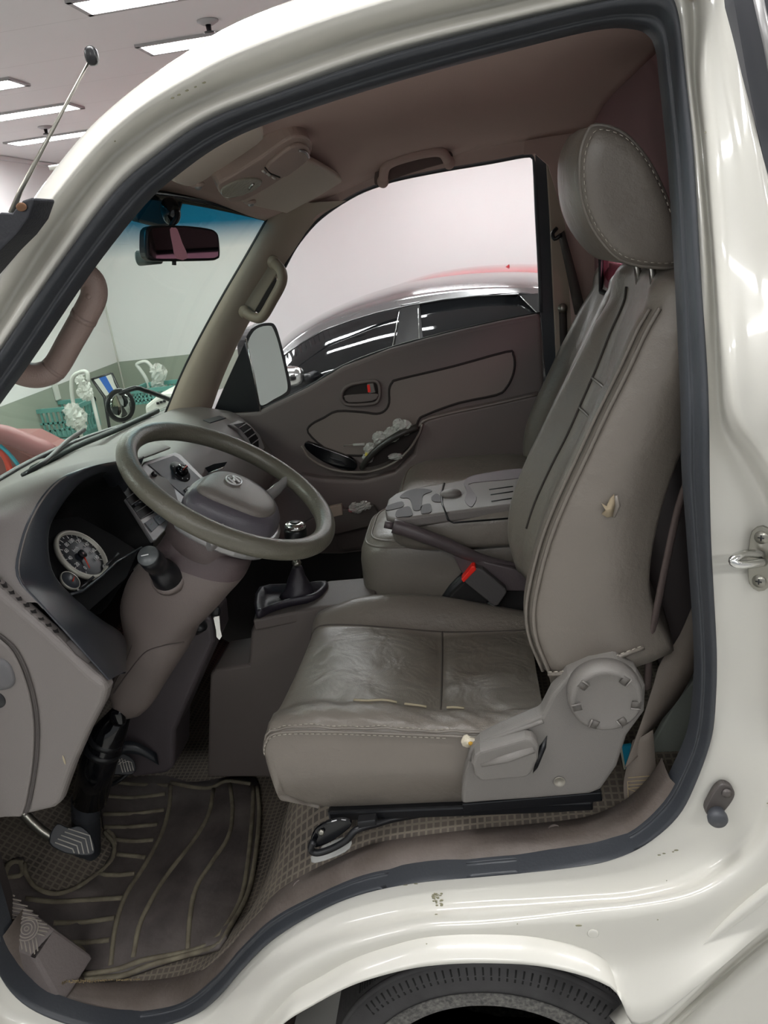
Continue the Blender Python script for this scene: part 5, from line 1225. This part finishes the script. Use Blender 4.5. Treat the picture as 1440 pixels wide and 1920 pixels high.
obj('sill_end_cap', *prism([U(*p, y=.07) for p in ((1215, 1512), (1244, 1478), (1258, 1486), (1240, 1515), (1205, 1540))], (0, .02, 0)), sillm, cab, smooth=False, bevel=.003)

# ------------------------------------------------------------------ latch striker, door switch, tyre
stk = thing('door_striker', 'chrome door latch loop with an oval screw plate on the cream door jamb', 'door striker', U(1420, 1060, y=-.01))
sc_ = U(1428, 1046, y=-.005)
pln = Vector((-.55, -.83, 0)).normalized(); pla = Vector((0, 0, 1)); plb = pln.cross(pla)
obj('striker_plate', *prism(cr([sc_+plb*(u*.017)+pla*(v*.048) for u, v in ((-.9, .35), (-.75, .8), (0, 1), (.75, .8), (.9, .35), (1, 0), (.9, -.35), (.75, -.8), (0, -1), (-.75, -.8), (-.9, -.35), (-1, 0))], 2, True), pln*.006), steel, stk, smooth=False, bevel=.001)
sl = cr([U(*p, y=q) for p, q in (((1428, 1040), -.012), ((1400, 1038), -.03), ((1382, 1044), -.045), ((1374, 1052), -.05), ((1384, 1058), -.05), ((1405, 1058), -.04), ((1432, 1054), -.02))], 4)
obj('striker_loop', *tube(sl, .0058, 12), chrome, stk)
for dz in (.032, -.032): 
    c = sc_+pla*dz+pln*.006
    disc(c, .009, pln, steel, 'striker_screw', stk, seg=20, h=.002)
    obj('screw_cross', *merge(tube([c+pln*.0025-pla*.004, c+pln*.0025+pla*.004], .001, 4), tube([c+pln*.0025-plb*.004, c+pln*.0025+plb*.004], .001, 4)), black, stk)
dsw = thing('door_switch', 'grey rubber door light switch with one screw on the lower door jamb', 'door switch', U(1350, 1510, y=-.02))
def JB(px, py, h=0): return U(px, py, y=-.022-h)
obj('switch_plate', *prism(cr([JB(*p) for p in ((1322, 1518), (1330, 1500), (1342, 1480), (1356, 1471), (1370, 1475), (1378, 1487), (1375, 1500), (1362, 1518), (1345, 1535), (1328, 1530))], 3, True), (0, .012, 0)), pm('switch_rubber', '#4b4644', .5), dsw, smooth=False, bevel=.002)
disc(JB(1363, 1487, .001), .0075, (0, -1, .2), pm('screw_dark', '#5f5a58', .35, metal=.6), 'screw', dsw, seg=18, h=.002)
obj('plunger', *lathe([(.012, -.004), (.013, .004), (.0145, .007), (.0145, .014), (.012, .018), (0, .019)], JB(1343, 1524, .0), (-.1, -1, -.1), 24), pm('plunger_rubber', '#3f4146', .45), dsw)

ty = thing('tyre', 'worn black front tyre under the cream wheel arch', 'tyre', (-.06, .1, GZ))
tyc = Vector((-.075, .10, .115)); TR_ = .315
tym = pm('tyre_rubber', '#3c3b3c', .75, bump=.4, bscale=80, col2='#2e2d2e', vscale=12)
prt = [(.18, -.085), (.25, -.102), (.29, -.098), (TR_-.008, -.088), (TR_, -.074), (TR_+.002, -.03), (TR_+.002, .03), (TR_, .074), (TR_-.008, .088), (.25, .10), (.18, .085)]
obj('tyre_body', *lathe(prt, tyc, (0, 1, 0), 96), tym, ty)
obj('tread_ridge', *lathe([(TR_-.003, -.0865), (TR_+.0005, -.082), (TR_-.001, -.078)], tyc, (0, 1, 0), 96), tym, ty)
SP_ = []
for k in range(72):
    a = math.radians(40+100*k/72)
    for r0, r1, y0_, y1_ in (((TR_+.001, TR_+.002, -.070, -.028)),) : SP_.append(tube([tyc+Vector((math.cos(a)*r0, y0_, math.sin(a)*r0)), tyc+Vector((math.cos(a+.01)*r1, y1_, math.sin(a+.01)*r1))], .0016, 4))
    if k % 2 == 0: SP_.append(tube([tyc+Vector((math.cos(a)*(TR_-.012), -.0905, math.sin(a)*(TR_-.012))), tyc+Vector((math.cos(a)*(TR_-.032), -.099, math.sin(a)*(TR_-.032)))], .0022, 4))
obj('tread_sipes', *merge(*SP_), pm('groove_black', '#151515', .9), ty)
obj('dust_band', *lathe([(.257, -.1030), (.250, -.1034), (.225, -.1030)], tyc, (0, 1, 0), 96), pm('dusty_rubber', '#6f6d69', .9, col2='#454443', vscale=160), ty)
obj('hub', *lathe([(.18, -.06), (.17, -.02), (.05, -.03), (0, -.03)], tyc, (0, 1, 0), 48), steel, ty)
rows = []
for k in range(33):
    a = math.radians(-15+210*k/32); d = Vector((math.cos(a)*1.35, 0, math.sin(a)))
    rows.append([tyc+Vector((.02, y, 0))+d*.36 for y in (-.06, .1, .35)])
obj('inner_fender', *merge(box((-.05, .42, .18), (.60, .02, .70)), box((-.55, .42, .05), (.44, .02, .40))), pm('fender_dark', '#241d19', .9), cab, smooth=False)
obj('wheel_arch_liner', *grid(rows), pm('arch_brown', '#3a2d25', .9), cab, solid=.004)

# ------------------------------------------------------------------ outside the cab
ant = thing('antenna', 'thin steel mast antenna with a black tip at the cab corner', 'antenna', U(26, 398, y=-.02))
obj('mast', *tube([U(22, 400, y=-.02), U(38, 358, y=-.02), U(166, 117, y=-.02)], [.0042, .0030, .0016], 8), steel, ant)
obj('mast_tip', *ell(U(172, 105, y=-.02), (.0075, .0075, .0105), 12, 8, p=2.6), black, ant)
mb = thing('mirror_bracket', 'black plastic mirror bracket on the front edge of the cab beside the antenna', 'bracket', U(20, 430, y=-.03))
obj('bracket_body', *prism([U(*p, y=-.06) for p in ((-60, 470), (0, 398), (22, 400), (27, 393), (42, 376), (61, 370), (64, 376), (52, 410), (30, 440), (0, 470), (-60, 540))], (0, .05, 0)), pm('bracket_black', '#26272d', .5, bump=.3), mb, smooth=False, bevel=.005)
obj('bracket_rust', *ell(U(40, 388, y=-.062), (.007, .001, .005)), pm('rust', '#6e4f38', .9), mb)
post = thing('rear_guard_post', 'dark grey upright behind the cab at the top right edge of the photo', 'post', U(1420, 200, y=-.02))
obj('post_face', *prism([U(*p, y=.02) for p in ((1372, -60), (1376, 0), (1400, 140), (1430, 290), (1450, 400), (1560, 700), (1700, 700), (1560, -60))], (0, .20, 0)), pm('dark_grey_post', '#45464b', .5), post, smooth=False)
obj('post_edge_strip', *tube([U(1418, -20, y=.0), U(1440, 80, y=.0), U(1470, 240, y=.0)], .005, 6), silver, post)
# wipers and round mirror in front of the windshield
wpr = thing('wiper', 'black windshield wiper lying along the base of the windshield', 'wiper', (-1.2, .7, 1.2))
obj('wiper_arm', *tube(cr(U3([(42, 892, .55), (85, 865, .62), (125, 828, .80), (158, 806, 1.0)]), 4), .006, 6), black, wpr)
obj('wiper_blade', *tube(cr(U3([(60, 880, .60), (140, 838, .80), (220, 805, 1.05), (296, 770, 1.3)]), 4), .008, 6), pm('wiper_dark', '#23302d', .5), wpr)
cmr = thing('round_mirror', 'round convex mirror on a black arm outside the windshield', 'round mirror', U(225, 785, y=1.50))
cc0 = U(225, 760, y=1.50); cdir = Vector((.87, -.5, .02)).normalized()
rr0 = .056
obj('mirror_shell', *lathe([(0, -.035), (.03, -.03), (.05, -.012), (rr0, 0), (rr0+.003, .004), (rr0-.002, .007)], cc0, cdir, 36), black, cmr)
obj('mirror_glass', *lathe([(rr0-.003, .004), (.036, .009), (.018, .012), (0, .013)], cc0, cdir, 36), mir, cmr)
obj('mirror_arm', *tube(cr([cc0+Vector((-.01, .0, .035)), U(252, 728, y=1.52), U(272, 732, y=1.55), U(300, 742, y=1.6), U(325, 752, y=1.66)], 4), .0085, 8), black, cmr)

# parked sedan
sd = thing('sedan_car', 'black sedan parked beyond the truck, seen through the passenger window', 'car', (0, 4.2, GZ))
carb = pm('car_black', '#2c2b2d', .22, coat=1.0); carg = pm('car_glass', '#141517', .05, spec=.8); cart = pm('car_roof_gloss', '#4b494a', .18, coat=1.0)
def C3(px, y): return cr([U(a, b, y=y) for a, b in px], 5)
roof_mid = [(505, 668), (527, 640), (552, 618), (600, 590), (650, 567), (700, 548), (760, 531), (830, 519), (900, 512), (960, 510), (1010, 512), (1080, 522), (1180, 552)]
roof_edge = [(512, 672), (531, 650), (562, 626), (602, 603), (655, 582), (705, 568), (765, 554), (830, 544), (895, 538), (955, 536), (1010, 538), (1080, 546), (1180, 572)]
win_top = [(516, 690), (538, 664), (566, 642), (606, 618), (658, 600), (708, 584), (766, 572), (830, 561), (895, 553), (950, 549), (1000, 550), (1080, 560), (1180, 590)]
A_, B_, C_ = C3(roof_mid, 4.25), C3(roof_edge, 3.62), C3(win_top, 3.52)
rows = [[Vector((c.x, 3.50, c.z-.004)), c, c.lerp(b, .5)+Vector((0, -.015, .006)), b, b.lerp(a, .35)+Vector((0, 0, .015)), b.lerp(a, .7)+Vector((0, 0, .01)), a, Vector((b.x, 8.5-b.y-.8, b.z)), Vector((c.x, 4.98, c.z))] for a, b, c in zip(A_, B_, C_)]
obj('roof', *grid(rows), cart, sd, solid=.02)
xs0, xs1 = C_[0].x, C_[-1].x
rows = []
for c in C_:
    bz = .78
    rows.append([Vector((c.x, 3.51, c.z-.006)), Vector((c.x, lerp(3.51, 3.33, .5), (c.z+bz)/2)), Vector((c.x, 3.33, min(bz, c.z-.01)))])
obj('side_glass', *grid(rows), carg, sd, solid=.01)
obj('far_side_glass', *grid([[Vector((p.x, 8.5-p.y, p.z)) for p in r] for r in rows]), carg, sd, solid=.01)
def sidey(z): return lerp(3.33, 3.51, max(0, min(1, (z-.78)/.5)))-.012
def sp(a, b):
    y = 3.42
    for _ in range(6): p = U(a, b, y=y); y = sidey(p.z)
    return U(a, b, y=y)
obj('door_pillar', *prism([sp(*p) for p in ((752, 572), (786, 566), (800, 700), (733, 700))], (0, .02, 0)), carb, sd, smooth=False)
obj('pillar_chrome', *tube([sp(750, 577), sp(735, 655)], .003, 6), chrome, sd)
obj('pillar_chrome', *tube([sp(784, 570), sp(786, 640)], .003, 6), chrome, sd)
obj('window_chrome', *tube([sp(a, b) for a, b in ((531, 668), (566, 643), (606, 620), (658, 601), (708, 586), (766, 573), (830, 562), (895, 555), (972, 552))], .005, 6), carb, sd)
obj('rear_quarter', *prism([sp(*p) for p in ((972, 553), (1007, 550), (1090, 562), (1090, 620), (1010, 588))], (0, .02, 0)), carb, sd, smooth=False)
obj('quarter_chrome', *tube([sp(976, 556), sp(990, 570), sp(1008, 588)], .0035, 6), chrome, sd)
obj('waist_chrome', *tube([sp(640, 692), sp(760, 655), sp(880, 622), sp(1010, 590)], .004, 6), carb, sd)
xa, xb = -1.95, 2.2
body = []
for k in range(33):
    t = k/32; x = lerp(xa-.9, xb+.9, t); e = abs(2*t-1)**4
    nose_z = interp(x, [(-2.9, .42), (-2.4, .60), (-1.5, .72), (-1.1, .80), (0, .80), (1.6, .82), (2.6, .80), (3.1, .60)])
    yi = .22*e
    body.append([Vector((x, 3.40+yi, GZ+.18)), Vector((x, 3.30+yi, GZ+.40)), Vector((x, 3.28+yi, nose_z-.16)), Vector((x, 3.33+yi, nose_z)), Vector((x, 3.75, nose_z+.03)), Vector((x, 4.25, nose_z+.045)), Vector((x, 4.75, nose_z+.03)), Vector((x, 5.17-yi, nose_z)), Vector((x, 5.22-yi, nose_z-.16)), Vector((x, 5.20-yi, GZ+.40)), Vector((x, 5.1-yi, GZ+.18))])
obj('car_body', *grid([cr(r, 3) for r in body], cap=False), carb, sd, solid=.01)
w0, w1 = C_[0], C_[-1]
obj('windscreen', *grid([[A_[0]+Vector((0, -.7, -.02)), A_[0], A_[0]+Vector((0, .7, -.02))], [Vector((-1.55, 3.45, .80)), Vector((-1.62, 4.25, .84)), Vector((-1.55, 5.05, .80))]]), carg, sd, solid=.01)
obj('rear_screen', *grid([[A_[-1]+Vector((0, -.7, -.02)), A_[-1], A_[-1]+Vector((0, .7, -.02))], [Vector((2.1, 3.45, .82)), Vector((2.15, 4.25, .86)), Vector((2.1, 5.05, .82))]]), carg, sd, solid=.01)
for x in (-1.7, 1.75):
    for y in (3.36, 5.12): obj('car_wheel', *lathe([(.12, -.06), (.24, -.10), (.31, -.09), (.33, -.05), (.33, .05), (.31, .09), (.12, .06)], (x, y, GZ+.33), (0, 1, 0), 32), tym, sd)
cmi = U(552, 705, y=3.12)
obj('car_mirror', *ell(cmi+Vector((-.03, 0, 0)), (.085, .07, .055), 16, 10, p=2.6), chrome, sd)
obj('car_mirror_foot', *tube([cmi+Vector((.04, .02, -.03)), cmi+Vector((.06, .25, -.05))], .03, 8), black, sd)

rc = thing('red_car', 'red car behind the sedan, only its roof and shark fin showing', 'car', (1.0, 6.6, GZ))
redp = pm('car_red', '#a3202b', .25, coat=1.0)
rt = C3([(560, 640), (640, 590), (700, 560), (760, 538), (800, 526), (850, 516), (900, 510), (950, 507), (1005, 506), (1080, 512), (1200, 545)], 6.1)
rows = [[Vector((p.x, 5.75, p.z-.45)), Vector((p.x, 5.80, p.z-.12)), p, Vector((p.x, 6.6, p.z+.02)), Vector((p.x, 7.1, p.z-.01)), Vector((p.x, 7.35, p.z-.15)), Vector((p.x, 7.4, p.z-.45))] for p in rt]
obj('roof', *grid([cr(r, 3) for r in rows]), redp, rc, solid=.02)
f0 = U(925, 513, y=6.3); f1 = U(955, 495, y=6.3); f2 = U(958, 514, y=6.3)
obj('shark_fin', *prism([f0, f0.lerp(f1, .6)+Vector((0, 0, -.01)), f1, f2], (0, .05, 0)), redp, rc, smooth=False, bevel=.006)
obj('lower_body', *box((rt[0].x*.5+rt[-1].x*.5, 6.58, .28), (rt[-1].x-rt[0].x+.8, 1.6, .75)), redp, rc, smooth=False, bevel=.2, bseg=4)
for x in (rt[0].x-.1, rt[-1].x+.1):
    for y in (5.85, 7.3): obj('car_wheel', *lathe([(.12, -.06), (.24, -.10), (.31, -.09), (.33, 0), (.31, .09), (.12, .06)], (x, y, GZ+.33), (0, 1, 0), 24), tym, rc)

# things along the far wall, seen through the windshield
teal = pm('teal_crate', '#5c918a', .5); pipe = pm('white_pipe', '#c3c4be', .4)
def crate(px, y, w_, dpt, h, label, z0=None):
    c = U(*px, y=y); z0 = c.z if z0 is None else z0
    t = thing('plastic_crate', label, 'crate', (c.x, c.y, z0), 'teal plastic crates')
    parts = [box((c.x, c.y, z0+.01), (w_, dpt, .02))]
    for sx in (-1, 1):
        parts.append(box((c.x+sx*w_/2, c.y, z0+h-.02), (.03, dpt+.03, .04))); parts.append(box((c.x, c.y+sx*dpt/2, z0+h-.02), (w_+.03, .03, .04)))
        parts.append(box((c.x+sx*w_/2, c.y, z0+h*.5), (.015, dpt, .02))); parts.append(box((c.x, c.y+sx*dpt/2, z0+h*.5), (w_, .015, .02)))
        parts.append(box((c.x, c.y+sx*dpt/2, z0+h*.25), (w_, .015, .02)))
    for k in range(13):
        u = -.5+k/12
        for sy in (-1, 1): parts.append(box((c.x+u*w_, c.y+sy*dpt/2, z0+h*.5), (.018, .015, h)))
        if k % 2 == 0:
            for sx in (-1, 1): parts.append(box((c.x+sx*w_/2, c.y+u*dpt, z0+h*.5), (.015, .018, h)))
    obj('crate_body', *merge(*parts), teal, t, smooth=False)
    return t
crate((115, 800), 6.3, .62, .42, .30, 'teal plastic crate on a stack at the left end of the far wall', z0=U(115, 812, y=6.3).z)
crate((115, 830), 6.3, .62, .42, .22, 'teal crate underneath, carrying the stack at the left end of the far wall', z0=U(115, 812, y=6.3).z-.23)
zc = U(115, 812, y=6.3).z-.24
cp_ = U(115, 812, y=6.3)
for k in range(3):
    if zc-.24*(k+1) > GZ-.05: crate((115, 830), 6.3, .62, .42, .22, ('teal crate third from the top of the stack at the far wall', 'teal crate at the bottom of the stack at the far wall', 'teal crate')[k], z0=zc-.24*(k+1)+.0)
crate((305, 740), 6.8, .50, .4, .16, 'flat teal crate beside the white trolley by the windshield pillar', z0=U(305, 748, y=6.8).z)
def trolley(pts, y, label):
    P = [U(a, b, y=y) for a, b in pts]; t = thing('hand_trolley', label, 'trolley', (P[0].x, y, GZ), 'white pipe hand trolleys')
    for dy in (0, .38):
        pass
    obj('push_handle', *tube(cr(P, 4), .020, 8), pipe, t)
    obj('frame', *merge(tube([P[0], (P[0].x, y, GZ+.15)], .018, 8), tube([P[-1], (P[-1].x, y, GZ+.15)], .018, 8), box(((P[0].x+P[-1].x)/2, y-.05, GZ+.14), (abs(P[-1].x-P[0].x)+.1, .6, .04))), pipe, t)
    for sx in (P[0].x, P[-1].x): obj('caster', *lathe([(.02, -.02), (.06, -.015), (.06, .015), (.02, .02)], (sx, y-.2, GZ+.06), (0, 1, 0), 16), black, t)
    return t
trolley([(280, 735), (275, 712), (262, 692), (257, 683), (272, 678), (282, 685), (296, 705)], 7.0, 'white pipe hand trolley near the windshield pillar with a plastic bag tied on')
trolley([(138, 760), (134, 730), (136, 708), (150, 698), (163, 698), (165, 715)], 6.0, 'white pipe hand trolley left of the folding chair')
for k, (a, b, r, y, lb) in enumerate(((297, 700, .085, 6.95, 'crumpled clear plastic wrap tied to the trolley by the windshield pillar'), (296, 722, .07, 6.95, ''), (140, 780, .10, 5.9, 'crumpled clear plastic bag hanging low on the left trolley'), (148, 795, .07, 5.9, ''), (160, 735, .07, 5.95, 'clear plastic wrap on the upright of the left trolley'), (152, 715, .05, 5.95, ''))):
    if lb: tb = thing('plastic_wrap', lb, 'plastic wrap', U(a, b, y=y), 'plastic wraps on the trolleys')
    crumple(U(a, b, y=y), (r, r*.8, r*1.1), bagm, 'wrap_bulge', tb, 30+k, .5)
fc = thing('folding_chair', 'folding chair with a blue and white striped seat by the far wall', 'chair', (U(205, 760, y=6.4).x, 6.4, GZ))
blue = pm('chair_blue', '#2f62b4', .7)
for (a, b), m_ in (((0, .3), hazy), ((.3, .7), blue), ((.7, 1), hazy)):
    tl, tr_, br, bl = (U(*p, y=6.4) for p in ((176, 712), (208, 702), (224, 735), (198, 742)))
    obj('back_panel', *prism([tl.lerp(tr_, a), tl.lerp(tr_, b), bl.lerp(br, b), bl.lerp(br, a)], (0, .02, 0)), m_, fc, smooth=False)
obj('chair_frame', *merge(tube([U(172, 710, y=6.42), U(196, 745, y=6.4), Vector((U(200, 800, y=6.3).x, 6.3, GZ))], .016, 8), tube([U(209, 700, y=6.42), U(226, 736, y=6.4), Vector((U(226, 800, y=6.3).x, 6.3, GZ))], .016, 8), tube([U(172, 712, y=6.42), U(209, 701, y=6.42)], .016, 8)), black, fc)
bsk = thing('equipment_cart', 'pale boxed cart with dark buttons behind the round mirror arm', 'cart', U(300, 780, y=5.6))
obj('cart_body', *prism([U(*p, y=5.6) for p in ((270, 762), (300, 738), (345, 735))]+[Vector((U(350, 800, y=5.6).x, 5.6, GZ)), Vector((U(268, 800, y=5.6).x, 5.6, GZ))], (0, .4, 0)), hazy, bsk, smooth=False, bevel=.03)
for k in range(3): obj('button', *box(U(296+k*6, 756-k*2, y=5.59), (.02, .02, .02)), black, bsk, smooth=False)
wp = thing('wall_socket', 'small white switch plate on the grey-green wall', 'switch plate', U(103, 732, x=XF+.01))
a = U(103, 732, x=XF); obj('plate', *box((XF+.012, a.y, a.z), (.02, .09, .20)), pipe, wp, smooth=False, bevel=.004)
rb = thing('red_reflection_roll', 'red padded roll added in place of a reflection, lower left behind the windshield', 'reflection stand-in', U(40, 850, y=3.4))  # solid roll made up to stand for a red reflection in the windshield
obj('roll', *tube(cr(U3([(-20, 812, 3.4), (10, 815, 3.4), (40, 826, 3.4), (75, 840, 3.4), (100, 846, 3.4)]), 3), [.05, .055]+[.06]*9+[.05, .04], 12), pm('reflection_red', '#8f5a5c', .5), rb)
obj('roll_body', *prism([U(*p, y=3.5) for p in ((-40, 830), (20, 830), (60, 850), (100, 860))]+[Vector((U(110, 930, y=3.5).x, 3.5, GZ)), Vector((U(-40, 960, y=3.5).x, 3.5, GZ))], (0, .4, 0)), pm('dull_red', '#7d4a47', .6), rb, smooth=False, bevel=.03)
obj('red_strap', *tube(cr(U3([(0, 845, 3.38), (12, 862, 3.38), (22, 895, 3.38)]), 3), .02, 8), red, rb)
obj('blue_strap', *tube(cr(U3([(0, 835, 3.38), (18, 852, 3.38), (34, 872, 3.38)]), 3), .012, 8), pm('strap_blue', '#2ba0b5', .5), rb)

# wear marks on the painted sill and dirt (own-shaped stains)
chip = pm('paint_chip', '#8d8a72', .8)
def on_body(px, py, h=.0006):
    o = Vector(CAM); r = (U(px, py, y=0)-o).normalized(); bp = bpy.data.objects['body_side_panel']
    ok, loc, nrm, _ = bp.ray_cast(o-root_loc(bp), r)
    if not ok: return None, None
    loc = loc+root_loc(bp)
    if nrm.dot(r) > 0: nrm = -nrm
    return loc+nrm*h, nrm
bpy.context.view_layer.update()
chips = []
rg = random.Random(4)
for k in range(26):
    px, py = 812+rg.random()*18, 1673+rg.random()*26
    p, n = on_body(px, py)
    if p: chips.append(ell(p, (.0012+.002*rg.random(), .0006, .0008+.002*rg.random()), 6, 4))
for px, py, l in ((780, 1657, 4), (760, 1659, 5), (1245, 1600, 3), (1250, 1651, 1), (1236, 1603, 3), (1268, 1594, 4), (1262, 1597, 2), (818, 1715, 3), (1085, 1735, 6), (1188, 118, 2), (1186, 95, 2), (1324, 248, 1.5), (323, 183, 3), (335, 177, 3), (350, 169, 3), (366, 162, 2), (382, 154, 3), (215, 264, 1.5), (800, 1770, 1.5), (1233, 1724, 1.5), (970, 1732, 1.5), (1440, 1506, 2)):
    p, n = on_body(px, py)
    if p: chips.append(ell(p, (.0009*l, .0006, .0006+.0002*l), 6, 4))
obj('paint_chips', *merge(*chips), chip, cab, label='small chips and scuffs in the cream paint')
p, n = on_body(1112, 1750)
if p: obj('body_plug', *lathe([(.009, 0), (.008, .001), (.005, .0015), (0, .0015)], p, n, 20), paint, cab)
fill([(584, 1600), (600, 1588), (640, 1570), (658, 1572), (655, 1590), (630, 1605), (590, 1618), (583, 1612)], .014, pm('pale_scuff', '#a9a9a6', .7, bump=.5, bscale=150), 'scuffed_patch', cab, th=.002)
# grit on the floor edge
grt = []
for k in range(420):
    t_ = rg.random()
    if k % 3 == 0: px, py = lerp(128, 106, t_)+rg.gauss(0, 2.0), lerp(1790, 1842, t_)
    else: px, py = lerp(104, 262, t_**1.3)+rg.gauss(0, 2), lerp(1842, 1836, t_)+rg.gauss(0, 2.2)*(1.2-t_)
    p = U(px, py, z=.322); r_ = .0006+.0012*rg.random()**2; grt.append(ell(p, (r_, r_, r_*.6), 5, 3))
gr = obj('sand_grit', *merge(*grt), pm('grit', '#93815f', .95, col2='#64563f', vscale=60)); gr['kind'] = 'stuff'; tag(gr, 'tan sand and grit lying along the door sill by the mat corner', 'sand')

# side tray on the passenger footwell with a wrapper in it
stt = thing('side_tray', 'grey-beige storage tray low beside the passenger seat, seen through the wheel rim', 'tray', U(640, 985, y=1.33))
obj('tray_wall', *prism([U(*p, y=1.33) for p in ((560, 985), (612, 958), (642, 951), (645, 956), (700, 948), (712, 965), (700, 985), (640, 1000), (570, 1010))], (0, .02, 0)), conm, stt, smooth=False, bevel=.003)
obj('tray_rim', *prism([U(*p, y=1.325) for p in ((606, 953), (640, 946), (643, 966), (612, 973))], (0, .02, 0)), trimb, stt, smooth=False, bevel=.003)
wr = thing('candy_wrapper', 'crumpled clear and pink wrapper lying in the low side tray', 'wrapper', U(672, 962, y=1.31))
crumple(U(668, 952, y=1.31), (.022, .012, .016), bagm, 'wrapper_film', wr, 71, .6)
crumple(U(684, 948, y=1.31), (.020, .012, .014), bagm, 'wrapper_film', wr, 72, .6)
crumple(U(660, 956, y=1.312), (.012, .008, .008), pm('wrapper_pink', '#b56a70', .4), 'wrapper_print', wr, 73, .4)
